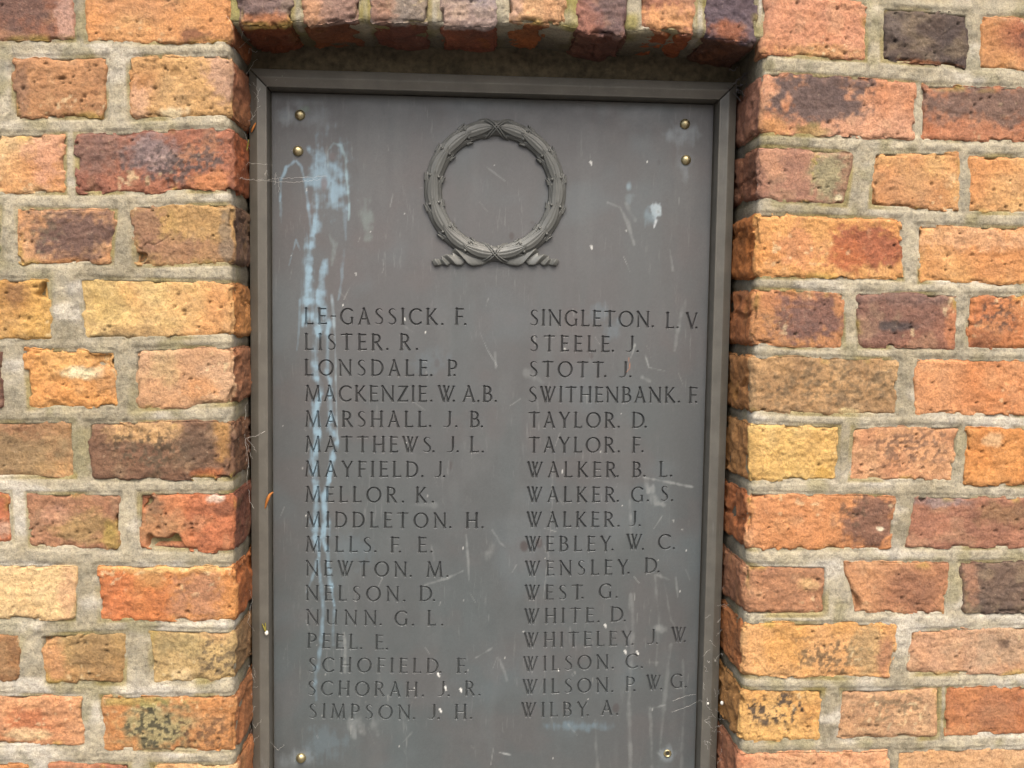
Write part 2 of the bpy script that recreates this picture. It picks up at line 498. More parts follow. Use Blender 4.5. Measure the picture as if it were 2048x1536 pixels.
# course 9
brick([(-190, 1256), (42, 1268), (42, 1365), (-190, 1370)], (180, 118, 74), (160, 108, 66))
brick([(72, 1268), (256, 1262), (250, 1372), (90, 1368)], (182, 138, 84), (172, 122, 72), [(0.12, 0.5, 0.14, 0.5, (212, 142, 90), 0.8), (0.6, 0.35, 0.25, 0.35, (150, 112, 72), 0.6)], chips=[(0.03, 0.0, 0.012, 0.007)], r=0.007)
brick([(292, 1256), (484, 1262), (492, 1364), (303, 1370)], (198, 156, 100), (206, 144, 88), [(0.3, 0.25, 0.3, 0.25, (168, 138, 90), 0.7), (0.75, 0.5, 0.25, 0.35, (104, 82, 62), 0.8, -1), (0.35, 0.85, 0.12, 0.12, (232, 190, 140), 0.6)], jamb='R', side=(150, 110, 78), r=0.006)
# course 10
brick([(-250, 1386), (168, 1390), (170, 1494), (-250, 1500)], (218, 148, 100), (208, 130, 84), [(0.72, 0.5, 0.1, 0.25, (196, 96, 50), 0.6), (0.7, 0.75, 0.12, 0.1, (238, 200, 150), 0.6)], rough=1.3)
brick([(200, 1392), (488, 1388), (496, 1508), (205, 1500)], (208, 142, 86), (200, 128, 70), [(0.4, 0.55, 0.27, 0.42, (166, 150, 104), 0.85), (0.4, 0.55, 0.3, 0.42, (70, 62, 46), 0.9, -1), (0.78, 0.6, 0.2, 0.35, (120, 80, 52), 0.8, -1), (0.3, 0.1, 0.3, 0.08, MS, 0.6)], jamb='R', side=(176, 108, 70))
# course 11
brick([(-170, 1525), (60, 1525), (62, 1630), (-170, 1630)], OR)
brick([(95, 1524), (262, 1524), (260, 1630), (95, 1630)], (196, 124, 86), RB)
brick([(300, 1528), (490, 1526), (496, 1634), (305, 1634)], PE, OR, jamb='R', side=(196, 118, 74))
# right of the plaque
brick([(1529, -22), (1737, 4), (1733, 123), (1522, 112)], (214, 140, 104), (206, 128, 86), [(0.5, 0.9, 0.5, 0.12, (214, 150, 86), 0.6)], jamb='', pits=12)
brick([(1763, 10), (1941, 24), (1936, 139), (1762, 124)], (94, 72, 62), (84, 64, 58), [(0.5, 0.96, 0.35, 0.06, (150, 84, 40), 0.8), (0.15, 0.3, 0.15, 0.3, (110, 92, 84), 0.5)], rough=1.4, r=0.006)
brick([(1962, 32), (2160, 34), (2160, 146), (1957, 141)], (212, 140, 82), (170, 96, 62), [(0.5, 0.4, 0.1, 0.2, (100, 66, 54), 0.8)])
brick([(1728, -120), (2060, -96), (2060, -6), (1728, -14)], PK)
brick([(1500, 140), (1836, 163), (1832, 281), (1497, 268)], (216, 148, 112), (206, 128, 84), [(0.36, 0.38, 0.26, 0.44, (110, 84, 78), 0.97, 0.25), (0.46, 0.12, 0.22, 0.16, (104, 78, 72), 0.9, 0.3), (0.10, 0.85, 0.1, 0.2, (210, 140, 80), 0.8), (0.34, 0.9, 0.1, 0.1, (170, 140, 70), 0.6)], jamb='L', side=(172, 112, 92), rough=0.8, pits=8)
brick([(1843, 167), (2200, 176), (2200, 288), (1840, 283)], (202, 130, 92), (186, 106, 66), [(0.45, 0.32, 0.42, 0.36, (120, 90, 78), 0.9, 0.4)], rough=1.0)
brick([(1497, 288), (1712, 302), (1694, 414), (1493, 400)], (172, 116, 92), (150, 102, 78), [(0.75, 0.4, 0.16, 0.4, (158, 146, 108), 0.75), (0.6, 0.3, 0.06, 0.3, (180, 158, 60), 0.6, -1), (0.15, 0.25, 0.12, 0.3, (206, 140, 104), 0.7), (0.9, 0.85, 0.05, 0.06, (240, 214, 170), 0.8)], jamb='L', side=(150, 88, 60), r=0.0075, rough=0.8)
brick([(1748, 302), (1920, 302), (1922, 424), (1738, 416)], (222, 160, 96), (212, 138, 82), [(0.45, 0.6, 0.3, 0.4, (190, 132, 90), 0.5)], r=0.006, chips=[(0.02, 0.05, 0.006, 0.004)])
brick([(1938, 308), (2120, 312), (2120, 430), (1936, 428)], (228, 168, 104), OR)
brick([(1482, 424), (1804, 437), (1808, 561), (1484, 556)], (226, 154, 84), (222, 142, 72), [(0.76, 0.5, 0.26, 0.36, (168, 88, 56), 0.95, 0.25), (0.62, 0.6, 0.12, 0.25, (196, 104, 52), 0.7), (0.3, 0.55, 0.14, 0.35, (200, 124, 82), 0.7)], jamb='L', side=(196, 108, 50), rough=1.0)
brick([(1834, 448), (2200, 456), (2200, 574), (1838, 567)], (226, 156, 88), (214, 136, 76), [(0.3, 0.2, 0.3, 0.2, (226, 166, 122), 0.6)])
brick([(1484, 574), (1691, 583), (1690, 703), (1482, 692)], (196, 124, 78), (200, 130, 76), [(0.62, 0.5, 0.36, 0.46, (130, 86, 74), 0.95, 0.3), (0.5, 0.7, 0.5, 0.4, (110, 82, 76), 0.4, -1)], jamb='L', side=(186, 108, 62), rough=0.8)
brick([(1711, 583), (1914, 586), (1912, 699), (1717, 697)], (140, 94, 78), (158, 98, 74), [(0.4, 0.6, 0.18, 0.08, (70, 62, 62), 0.8), (0.95, 0.5, 0.06, 0.5, (196, 118, 74), 0.8), (0.5, 0.1, 0.5, 0.12, (128, 94, 84), 0.6)], rough=0.8, chips=[(0.33, 0.98, 0.003, 0.004)])
brick([(1937, 588), (2120, 588), (2120, 706), (1932, 701)], (208, 126, 66), RD, [(0.3, 0.35, 0.25, 0.3, (104, 72, 56), 0.85, -1), (0.2, 0.8, 0.15, 0.2, (140, 82, 54), 0.7)])
brick([(1482, 711), (1800, 716), (1797, 834), (1478, 828)], (194, 142, 92), (170, 124, 82), [(0.5, 0.5, 0.5, 0.45, (118, 92, 66), 0.7, -1), (0.65, 0.92, 0.06, 0.06, (226, 188, 130), 0.8)], jamb='L', side=(186, 118, 66), rough=1.3)
brick([(1829, 716), (2200, 720), (2200, 836), (1828, 831)], (222, 146, 94), (212, 128, 72), rough=0.9, pits=7)
brick([(1478, 843), (1681, 851), (1676, 962), (1482, 968)], (228, 180, 104), (222, 166, 90), [(0.85, 0.85, 0.12, 0.12, (206, 150, 60), 0.7)], jamb='L', side=(190, 120, 72), rough=1.3, r=0.006)
brick([(1704, 852), (1925, 850), (1906, 966), (1697, 962)], (220, 152, 104), (202, 132, 90), [(0.6, 0.4, 0.4, 0.4, (120, 84, 66), 0.75, -1)], pits=16, chips=[(0.0, 0.0, 0.008, 0.006)])
brick([(1932, 853), (2120, 855), (2120, 976), (1927, 972)], (220, 142, 72), (210, 126, 56), [(0.3, 0.2, 0.1, 0.1, (236, 196, 150), 0.5)])
brick([(1472, 983), (1796, 992), (1785, 1102), (1474, 1103)], (218, 142, 92), (214, 134, 78), [(0.82, 0.45, 0.17, 0.5, (132, 88, 70), 0.93, 0.35), (0.72, 0.3, 0.08, 0.3, (110, 80, 60), 0.7, -1), (0.9, 0.6, 0.02, 0.04, (240, 220, 190), 0.8)], jamb='L', side=(190, 104, 58), rough=1.0)
brick([(1826, 990), (2200, 996), (2200, 1100), (1812, 1098)], (176, 112, 84), (156, 100, 76), [(0.15, 0.12, 0.15, 0.1, LV, 0.7), (0.5, 0.35, 0.15, 0.25, (140, 100, 66), 0.7)], rough=1.0, chips=[(0.05, 0.08, 0.004, 0.006)])
brick([(1468, 1128), (1658, 1130), (1655, 1233), (1474, 1236)], (184, 122, 84), (166, 104, 74), [(0.75, 0.35, 0.12, 0.12, (214, 168, 112), 0.6)], jamb='L', side=(176, 112, 80), r=0.0095, rough=1.1)
brick([(1687, 1122), (1904, 1124), (1892, 1230), (1706, 1229)], (206, 138, 92), (176, 112, 78), [(0.65, 0.5, 0.25, 0.4, (150, 96, 68), 0.7)], rough=1.1, chips=[(0.0, 0.75, 0.012, 0.008)])
brick([(1920, 1124), (2120, 1116), (2120, 1230), (1924, 1229)], (104, 80, 68), (120, 90, 74), [(0.1, 0.3, 0.08, 0.4, (186, 124, 92), 0.6)], rough=1.2)
brick([(1462, 1243), (1799, 1246), (1786, 1360), (1462, 1357)], (226, 158, 96), (218, 150, 78), [(0.60, 0.6, 0.3, 0.35, (104, 82, 60), 0.75, -1), (0.82, 0.55, 0.12, 0.4, (176, 140, 96), 0.7), (0.93, 0.6, 0.05, 0.5, (176, 104, 76), 0.6)], jamb='L', side=(190, 106, 60), pits=8)
brick([(1818, 1260), (2200, 1246), (2200, 1350), (1814, 1353)], (208, 152, 116), (204, 140, 98), [(0.6, 0.4, 0.3, 0.4, (178, 146, 118), 0.6), (0.5, 0.35, 0.03, 0.1, (110, 80, 64), 0.8)])
brick([(1458, 1376), (1651, 1378), (1641, 1483), (1462, 1488)], (226, 164, 90), (214, 146, 76), [(0.5, 0.35, 0.42, 0.35, (70, 56, 50), 0.92, -1)], jamb='L', side=(196, 132, 76), r=0.006, rough=1.2)
brick([(1682, 1378), (1884, 1376), (1880, 1480), (1671, 1482)], (206, 150, 108), (194, 138, 96), [(0.5, 0.35, 0.4, 0.3, (134, 106, 78), 0.7, -1)], r=0.008)
brick([(1894, 1374), (2120, 1372), (2120, 1468), (1889, 1474)], (200, 122, 72), (186, 106, 62), [(0.4, 0.5, 0.25, 0.4, (168, 106, 74), 0.6)])
brick([(1452, 1505), (1781, 1500), (1782, 1612), (1452, 1620)], (220, 150, 104), (206, 126, 86), jamb='L', side=(190, 120, 88), chips=[(0.7, 0.15, 0.006, 0.003)])
brick([(1793, 1501), (2120, 1492), (2120, 1604), (1793, 1610)], (220, 160, 112), (206, 146, 96))
# the soldier course over the recess
sx = [(472, 588, 56, 56), (604, 724, 56, 44), (738, 862, 50, 52), (877, 998, 56, 58), (1012, 1134, 46, 56),
      (1150, 1262, 68, 80), (1277, 1394, 60, 74), (1408, 1516, 76, 92)]
scol = [((126, 96, 90), (116, 86, 80), [(0.6, 0.97, 0.5, 0.05, (196, 116, 66), 0.8)], (140, 66, 34)),
        ((176, 128, 106), (150, 110, 96), [(0.15, 0.9, 0.2, 0.12, (200, 136, 92), 0.7)], (150, 76, 30)),
        ((152, 128, 114), (140, 116, 106), [(0.2, 0.93, 0.2, 0.1, (160, 104, 80), 0.7)], (136, 66, 44)),
        ((178, 140, 124), (150, 130, 132), [], (160, 72, 30)),
        ((212, 154, 106), (200, 138, 96), [(0.15, 0.85, 0.15, 0.12, (196, 150, 140), 0.5)], (176, 88, 36)),
        ((134, 94, 86), (160, 100, 82), [(0.75, 0.88, 0.3, 0.14, (96, 76, 80), 0.7)], (120, 72, 56)),
        ((186, 118, 90), (170, 104, 78), [(0.5, 0.93, 0.5, 0.07, (222, 150, 92), 0.8)], (176, 84, 36)),
        ((108, 84, 90), (98, 76, 82), [(0.4, 0.95, 0.3, 0.05, (170, 92, 50), 0.8)], (110, 64, 36))]
for (a, b, ya, yb), (ca, cb, pp, sdc) in zip(sx, scol):
    brick([(a - 3, -330), (b + 2, -330), (b, yb), (a, ya)], ca, cb, pp, jamb='B', side=sdc, rough=1.5, lump=1.3, r=0.005, step=0.0016)

# ------------------------------------------------------------------ mortar
BR_ = np.array(brects)


def rect_dist(x, z):
    """signed distance (m) to the nearest brick outline, positive outside"""
    best = np.full(x.shape, 1.0)
    for q in BR_:
        x0, x1 = q[:, 0].min(), q[:, 0].max()
        z0, z1 = q[:, 1].min(), q[:, 1].max()
        m_ = (x > x0 - 0.02) & (x < x1 + 0.02) & (z > z0 - 0.02) & (z < z1 + 0.02)
        if not m_.any():
            continue
        px, pz = x[m_], z[m_]
        dmin = np.full(px.shape, -1.0)
        for k in range(4):
            a, b = q[k], q[(k + 1) % 4]
            e = b - a
            nn = np.array([-e[1], e[0]]) / np.linalg.norm(e)     # clockwise outline: this points outward
            dmin = np.maximum(dmin, (px - a[0]) * nn[0] + (pz - a[1]) * nn[1])
        best[m_] = np.minimum(best[m_], dmin)
    return best


XL = at(470, 768)[0]      # edges of the recess on the wall plane
jl, jr = JL, JR
CAMX = np.array([at((a + b) / 2, (ya + yb) / 2)[0] for a, b, ya, yb in sx])     # slight camber of the soldier course
CAMZ = np.array([at((a + b) / 2, (ya + yb) / 2)[1] for a, b, ya, yb in sx])
zs = CAMZ.mean()
print('camber', CAMZ)


def mortar_body(x0, x1, z0, z1, ex, xf, zf, name):
    """ex: which side returns into the recess; xf, zf: range meshed finely"""
    def ax(a, b, f0, f1, st):
        f0, f1 = max(a, f0), min(b, f1)
        A = []
        if f0 - a > 1e-4: A.append(axis(a, f0, 0.02)[:-1])
        A.append(axis(f0, f1, st))
        if b - f1 > 1e-4: A.append(axis(f1, b, 0.02)[1:])
        return np.concatenate(A)
    X = ax(x0, x1, xf[0], xf[1], 0.0016)
    Z = ax(z0, z1, zf[0], zf[1], 0.0016)
    Y = np.concatenate([axis(0, 0.012, 0.0016), axis(0.012, 0.1, 0.004)[1:]])
    V, Q = lattice(X, Y, Z, 'F' + ex)
    lo = np.array([x0 - (0 if 'L' in ex else 1), 0, z0 - (0 if 'B' in ex else 1)])
    hi = np.array([x1 + (0 if 'R' in ex else 1), 9, z1 + 1])
    p, n = rounded(V, lo, hi, 0.010)
    front = np.clip(-n[:, 1], 0, 1)
    dist = rect_dist(p[:, 0], p[:, 2])
    d = 0.0011 * fbm(V, 40, 3, 11) + 0.0006 * fbm(V, 140, 3, 13) + 0.0003 * noise(V, 500, 15)
    d += 0.0013 * sstep(0.0, 0.003, dist) - 0.0006 * sstep(0.25, 0.6, fbm(V, 60, 2, 19))
    d = d * (0.5 + 0.5 * front) - 0.0014 - 0.007 * sstep(-0.0030, -0.0060, dist)
    p = p + n * d[:, None]
    if 'B' in ex:
        p[:, 2] += np.interp(p[:, 0], CAMX, CAMZ) - zs
    c = alb((194, 184, 158))
    t = sstep(-0.2, 0.6, fbm(V, 14, 3, 201))[:, None]
    C = c * (1 - t) + alb((170, 160, 134)) * t
    t = (0.75 * sstep(0.1, 0.7, fbm(V * np.array([0.5, 1, 1.4]), 26, 3, 211)))[:, None]
    C = C * (1 - t) + alb((222, 214, 196)) * t
    t = (0.5 * sstep(0.25, 0.8, fbm(V, 30, 3, 221)))[:, None]
    C = C * (1 - t) + alb((150, 142, 96)) * t
    t = (0.5 * sstep(0.35, 0.7, fbm(V, 160, 2, 231)))[:, None]
    C = C * (1 - t) + C * 0.55 * t
    t = (0.6 * sstep(0.0022, 0.0, dist) * sstep(-0.1, 0.6, fbm(V, 22, 2, 241)))[:, None]
    C = C * (1 - t) + alb((150, 132, 56)) * t
    if 'B' in ex:      # yellow-green lichen in the joints of the soldier course
        t = (0.8 * sstep(-0.1, 0.5, fbm(V, 25, 2, 251)))[:, None]
        C = C * (1 - t) + alb((158, 148, 78)) * t
    deep_tone = (0.75 * sstep(0.3, 0.9, 1 - front) * sstep(0.015, 0.06, V[:, 1]))[:, None]  # return faces turn darker brown deeper into the recess
    C = C * (1 - deep_tone) + alb((92, 84, 68)) * deep_tone
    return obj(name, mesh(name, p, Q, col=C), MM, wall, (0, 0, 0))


ZT, ZB = zs + 0.19, -0.60
zf = (-0.52, 0.345)
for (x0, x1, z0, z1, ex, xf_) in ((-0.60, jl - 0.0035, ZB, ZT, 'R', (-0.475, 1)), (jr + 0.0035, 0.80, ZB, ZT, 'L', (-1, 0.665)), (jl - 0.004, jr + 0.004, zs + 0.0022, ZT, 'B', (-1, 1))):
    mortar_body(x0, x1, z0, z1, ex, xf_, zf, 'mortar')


# solid masonry core: closes the wall behind bricks and recess
def boxmesh(name, bs, col=None):
    V, Q = [], []
    for (x0, x1, y0, y1, z0, z1) in bs:
        b = len(V)
        V += [(x0, y0, z0), (x1, y0, z0), (x1, y1, z0), (x0, y1, z0), (x0, y0, z1), (x1, y0, z1), (x1, y1, z1), (x0, y1, z1)]
        Q += [(b + i for i in f) for f in ((0, 1, 5, 4), (1, 2, 6, 5), (2, 3, 7, 6), (3, 0, 4, 7), (4, 5, 6, 7), (0, 3, 2, 1))]
    Q = [tuple(q) for q in Q]
    return mesh(name, V, Q, smooth=False, col=col)


def flatmat(name, col, rough=0.8, metal=0.0, nscale=300, spread=0.15, bump=0.0004, spec=0.4):
    m, t, b = nodes(name)
    g = t.nodes.new('ShaderNodeNewGeometry')
    n1 = nnoise(t, nscale, 4, 0.6, g.outputs['Position'])
    lo = tuple(x * (1 - spread) for x in col) + (1,)
    hi = tuple(min(1, x * (1 + spread)) for x in col) + (1,)
    r = ramp(t, n1.outputs[0], 0.3, 0.7, lo, hi)
    t.links.new(r.outputs[0], b.inputs['Base Color'])
    b.inputs['Roughness'].default_value = rough
    b.inputs['Metallic'].default_value = metal
    b.inputs['Specular IOR Level'].default_value = spec
    bumpn(t, b, n1.outputs[0], 0.5, bump)
    return m


M_back = flatmat('dark_bedding_mortar', tuple(alb((104, 94, 74))), 0.95, 0, 120, 0.45, 0.003)  # bedding mortar, a darker brown than the joints
X_ = axis(jl - 0.03, jr + 0.03, 0.003)
Z_ = axis(at(990, 147, 0.0735)[1] - 0.003, zs + 0.015, 0.003)
V, Q = lattice(X_, np.array([0.0, 0.01]), Z_, 'F')
V[:, 1] += 0.0025 * fbm(V, 35, 3, 301) + 0.0012 * fbm(V, 150, 2, 303)
obj('bedding_mortar', mesh('bedding_mortar', V, Q), M_back, wall, (0, 0.086, 0))
obj('masonry_core', boxmesh('masonry_core', [(-0.6, 0.8, 0.106, 0.2, ZB, ZT)]), M_back, wall)

# ------------------------------------------------------------------ the plaque
YP, YO, YR, YI = 0.094, 0.0735, 0.0700, 0.0745       # panel, frame outer edge, ridge, inner edge
fx0 = np.mean([at(498, 160, YO)[0], at(498, 800, YO)[0], at(507, 1530, YO)[0]])
fx1 = np.mean([at(1470, 180, YO)[0], at(1459, 800, YO)[0], at(1433, 1530, YO)[0]])
fz1 = np.mean([at(520, 137, YO)[1], at(990, 145, YO)[1], at(1460, 170, YO)[1]])
fz0 = -0.575
print('frame', fx0, fx1, fz1, [at(*a, YO) for a in ((497, 160), (507, 1530), (1470, 180), (1433, 1530), (520, 137), (1460, 170))])
plaque = bpy.data.objects.new('memorial_plaque', None)
sc.collection.objects.link(plaque)
plaque['label'] = 'dark bronze memorial plaque with laurel wreath, two columns of engraved names and a moulded frame'
plaque['category'] = 'plaque'
CXP = (fx0 + fx1) / 2
plaque.location = (CXP, YP, fz0)
OFF = (-CXP, -YP, -fz0)       # children are written in wall coordinates

BLUE, PALE = (148, 178, 194), (176, 178, 172)


def m_bronze(name, attr, tint, rough=0.45):
    m, t, b = nodes(name)
    g = t.nodes.new('ShaderNodeNewGeometry')
    P = g.outputs['Position']
    if attr:
        a = t.nodes.new('ShaderNodeAttribute')
        a.attribute_name = 'Col'
        c = a.outputs[0]
    else:
        n0 = nnoise(t, 40, 4, 0.6, P)
        c = ramp(t, n0.outputs[0], 0.3, 0.7, tuple(x * 0.85 for x in tint) + (1,), tuple(x * 1.15 for x in tint) + (1,)).outputs[0]
    n1 = nnoise(t, 1300, 2, 0.6, P)
    r1 = ramp(t, n1.outputs[0], 0.3, 0.7, (0.93, 0.93, 0.93, 1), (1.07, 1.07, 1.07, 1))
    c = mixc(t, 'MULTIPLY', 1.0, c, r1.outputs[0])
    # fine pale scratches and dust runs, mostly vertical
    mp = t.nodes.new('ShaderNodeMapping')
    mp.inputs['Scale'].default_value = (1.0, 1.0, 0.12)
    mp.inputs['Rotation'].default_value = (0, 0.12, 0)
    t.links.new(P, mp.inputs['Vector'])
    n2 = nnoise(t, 260, 5, 0.62, mp.outputs[0])
    r2 = ramp(t, n2.outputs[0], 0.60, 0.80, (0, 0, 0, 1), (0.35, 0.35, 0.35, 1))
    n4 = nnoise(t, 14, 3, 0.6, P)
    r4 = ramp(t, n4.outputs[0], 0.42, 0.62)
    s = mixc(t, 'MULTIPLY', 1.0, r2.outputs[0], r4.outputs[0])
    c = mixc(t, 'MIX', s, c, tuple(alb((176, 178, 174))) + (1,))
    t.links.new(c, b.inputs['Base Color'])
    n3 = nnoise(t, 60, 4, 0.6, P)
    r3 = ramp(t, n3.outputs[0], 0.3, 0.7, (rough - 0.06,) * 3 + (1,), (rough + 0.1,) * 3 + (1,))
    t.links.new(r3.outputs[0], b.inputs['Roughness'])
    b.inputs['Specular IOR Level'].default_value = 0.5
    b.inputs['Metallic'].default_value = 0.15
    bumpn(t, b, n3.outputs[0], 0.15, 0.0006)
    return m


M_panel = m_bronze('patinated_bronze', True, None, 0.46)
M_wreath = m_bronze('cast_bronze', False, tuple(alb((104, 105, 100))), 0.45)
M_frame = m_bronze('olive_bronze', False, tuple(alb((116, 112, 102))), 0.42)


# --- lettering: strokes of flared Roman capitals, cut as grooves
TH, TN_ = 0.068, 0.047


def arc(cx, cy, rx, ry, a0, a1, n=18, thick=TH, thin=TN_, p=1.2):
    out = []
    for i in range(n + 1):
        a = math.radians(a0 + (a1 - a0) * i / n)
        w_ = thin + (thick - thin) * abs(math.cos(a - 0.18)) ** p
        out.append((cx + rx * math.cos(a), cy + ry * math.sin(a), w_))
    return out


def ln(x0, y0, x1, y1, w_, flare=True):
    if not flare:
        return [(x0, y0, w_), (x1, y1, w_)]
    return [(x0, y0, w_ * 1.22), (x0 + (x1 - x0) * .12, y0 + (y1 - y0) * .12, w_), (x0 + (x1 - x0) * .88, y0 + (y1 - y0) * .88, w_), (x1, y1, w_ * 1.22)]


def serif(x, y, l=0.055, r=0.055):
    yy = y + (0.018 if y < 0.5 else -0.018)
    return [(x - TH - l, yy, 0.015), (x, yy, 0.02), (x + TH + r, yy, 0.015)]


def spl(pts, n=5):
    out = []
    P = [pts[0]] + list(pts) + [pts[-1]]
    for i in range(1, len(P) - 2):
        for k in range(n):
            t = k / n
            out.append(tuple(0.5 * ((2 * P[i][j]) + (-P[i - 1][j] + P[i + 1][j]) * t + (2 * P[i - 1][j] - 5 * P[i][j] + 4 * P[i + 1][j] - P[i + 2][j]) * t * t + (-P[i - 1][j] + 3 * P[i][j] - 3 * P[i + 1][j] + P[i + 2][j]) * t ** 3) for j in range(3)))
    out.append(tuple(pts[-1]))
    return out


def bar(x0, x1, y, tick=0):
    s = [[(x0, y, TN_), (x1, y, TN_)]]
    if tick:
        s.append([(x1 - 0.012, y, 0.024), (x1, y + tick, 0.024)])
    return s


def stem(x, y0=0.0, y1=1.0, w_=TH, s0=True, s1=True):
    o = [ln(x, y0 + 0.02, x, y1 - 0.02, w_)]
    if s0: o.append([(x - w_ - 0.05, y0 + 0.015, 0.024), (x + w_ + 0.05, y0 + 0.015, 0.024)])
    if s1: o.append([(x - w_ - 0.05, y1 - 0.015, 0.024), (x + w_ + 0.05, y1 - 0.015, 0.024)])
    return o


def feet(*xs):
    o = []
    for x, y in xs:
        yy = 0.015 if y < 0.5 else 0.985
        o.append([(x - 0.085, yy, 0.024), (x + 0.085, yy, 0.024)])
    return o


G = {
    'I': (0.24, stem(0.12)),
    'L': (0.56, stem(0.12) + bar(0.12, 0.53, 0.035, 0.10)),
    'E': (0.55, stem(0.12) + bar(0.12, 0.50, 0.965, -0.07) + bar(0.12, 0.46, 0.52) + bar(0.12, 0.53, 0.035, 0.08)),
    'F': (0.53, stem(0.12) + bar(0.12, 0.51, 0.965, -0.07) + bar(0.12, 0.46, 0.50)),
    'T': (0.74, stem(0.37, s1=False) + [[(0.02, 0.925, 0.026), (0.06, 0.965, TN_), (0.68, 0.965, TN_), (0.72, 0.99, 0.024)]]),
    'H': (0.80, stem(0.12) + stem(0.68) + bar(0.12, 0.68, 0.50)),
    'N': (0.86, [ln(0.13, 0.02, 0.13, 0.95, TN_), ln(0.09, 0.97, 0.74, 0.03, TH), ln(0.74, 0.03, 0.74, 0.98, TN_)] + feet((0.13, 0), (0.75, 1)) + [[(0.0, 0.985, 0.024), (0.1, 0.975, 0.03)]]),
    'M': (0.95, [ln(0.17, 0.96, 0.07, 0.02, TN_), ln(0.15, 0.97, 0.49, 0.04, TH), ln(0.49, 0.04, 0.80, 0.97, TN_), ln(0.79, 0.97, 0.87, 0.02, TH)] + feet((0.07, 0), (0.87, 0)) + [[(0.05, 0.985, 0.024), (0.15, 0.98, 0.02)]]),
    'A': (0.76, [ln(0.08, 0.02, 0.39, 0.97, TN_), ln(0.36, 0.98, 0.67, 0.02, TH), [(0.19, 0.34, TN_), (0.56, 0.34, TN_)]] + feet((0.08, 0), (0.67, 0)) + [[(0.27, 0.985, 0.024), (0.38, 0.98, 0.02)]]),
    'V': (0.72, [ln(0.09, 0.98, 0.38, 0.03, TH), ln(0.38, 0.03, 0.64, 0.98, TN_)] + feet((0.09, 1), (0.64, 1))),
    'W': (1.05, [ln(0.09, 0.98, 0.37, 0.03, TH), ln(0.37, 0.03, 0.66, 0.97, TN_), ln(0.38, 0.98, 0.62, 0.03, TH * 0.9), ln(0.62, 0.03, 0.96, 0.98, TN_)] + feet((0.09, 1), (0.36, 1), (0.96, 1))),
    'Y': (0.74, [ln(0.09, 0.98, 0.37, 0.48, TH), ln(0.37, 0.48, 0.65, 0.98, TN_), ln(0.37, 0.50, 0.37, 0.02, TH)] + feet((0.09, 1), (0.65, 1), (0.37, 0))),
    'K': (0.72, stem(0.12) + [ln(0.16, 0.44, 0.58, 0.97, TN_), ln(0.24, 0.52, 0.64, 0.03, TH)] + feet((0.58, 1), (0.65, 0))),
    'Z': (0.66, [[(0.04, 0.90, 0.026), (0.08, 0.965, TN_), (0.60, 0.965, TN_)], ln(0.58, 0.95, 0.06, 0.05, TH), [(0.05, 0.035, TN_), (0.60, 0.035, TN_), (0.63, 0.12, 0.026)]]),
    'O': (0.96, [arc(0.48, 0.5, 0.42, 0.475, 0, 360, 30)]),
    'C': (0.80, [arc(0.47, 0.5, 0.41, 0.475, 48, 312, 24), [(0.75, 0.86, 0.03), (0.755, 0.80, 0.024)]]),
    'G': (0.85, [arc(0.47, 0.5, 0.41, 0.475, 48, 305, 24), ln(0.735, 0.06, 0.735, 0.42, TH * 0.9, False), [(0.62, 0.43, 0.026), (0.82, 0.43, 0.026)], [(0.745, 0.86, 0.03), (0.75, 0.80, 0.024)]]),
    'D': (0.80, stem(0.12) + [[(0.12, 0.965, TN_), (0.32, 0.965, TN_)], arc(0.32, 0.5, 0.42, 0.465, 90, -90, 18), [(0.12, 0.035, TN_), (0.32, 0.035, TN_)]]),
    'B': (0.64, stem(0.12) + [[(0.12, 0.965, TN_), (0.30, 0.965, TN_)], arc(0.30, 0.745, 0.20, 0.22, 90, -90, 12), [(0.12, 0.525, TN_), (0.32, 0.525, TN_)], arc(0.32, 0.28, 0.25, 0.245, 90, -90, 12), [(0.12, 0.035, TN_), (0.32, 0.035, TN_)]]),
    'P': (0.62, stem(0.12) + [[(0.12, 0.965, TN_), (0.31, 0.965, TN_)], arc(0.31, 0.715, 0.24, 0.25, 90, -95, 14), [(0.2, 0.465, TN_), (0.30, 0.465, TN_)]]),
    'R': (0.68, stem(0.12) + [[(0.12, 0.965, TN_), (0.30, 0.965, TN_)], arc(0.30, 0.725, 0.23, 0.24, 90, -90, 14), [(0.12, 0.485, TN_), (0.30, 0.485, TN_)], ln(0.30, 0.48, 0.62, 0.03, TH)] + feet((0.62, 0),)),
    'S': (0.56, [spl([(0.47, 0.86, 0.022), (0.40, 0.945, 0.03), (0.28, 0.97, 0.034), (0.15, 0.90, 0.045), (0.11, 0.76, 0.055), (0.18, 0.63, 0.062), (0.32, 0.50, 0.068), (0.45, 0.37, 0.062), (0.48, 0.22, 0.052), (0.42, 0.09, 0.042), (0.27, 0.03, 0.034), (0.14, 0.05, 0.03), (0.06, 0.13, 0.02)], 3)]),
    'J': (0.52, [ln(0.40, 0.98, 0.40, 0.30, TH, False), spl([(0.40, 0.34, TH), (0.39, 0.18, 0.055), (0.31, 0.06, 0.042), (0.18, 0.02, 0.032), (0.05, 0.07, 0.022)], 4)] + feet((0.40, 1),)),
    'U': (0.78, [ln(0.12, 0.98, 0.12, 0.36, TH, False), spl([(0.12, 0.40, TH), (0.14, 0.18, 0.055), (0.25, 0.05, 0.04), (0.40, 0.03, 0.034), (0.56, 0.10, 0.032), (0.64, 0.25, 0.03)], 4), ln(0.66, 0.02, 0.66, 0.98, TN_)] + feet((0.12, 1), (0.64, 1), (0.70, 0))),
    '-': (0.32, [[(0.04, 0.50, 0.046), (0.28, 0.50, 0.046)]]),
}
A1, A2, A3, A4, A5, A6 = (590, 600), (590, 760), (590, 910), (590, 1060), (590, 1200), (590, 1300)
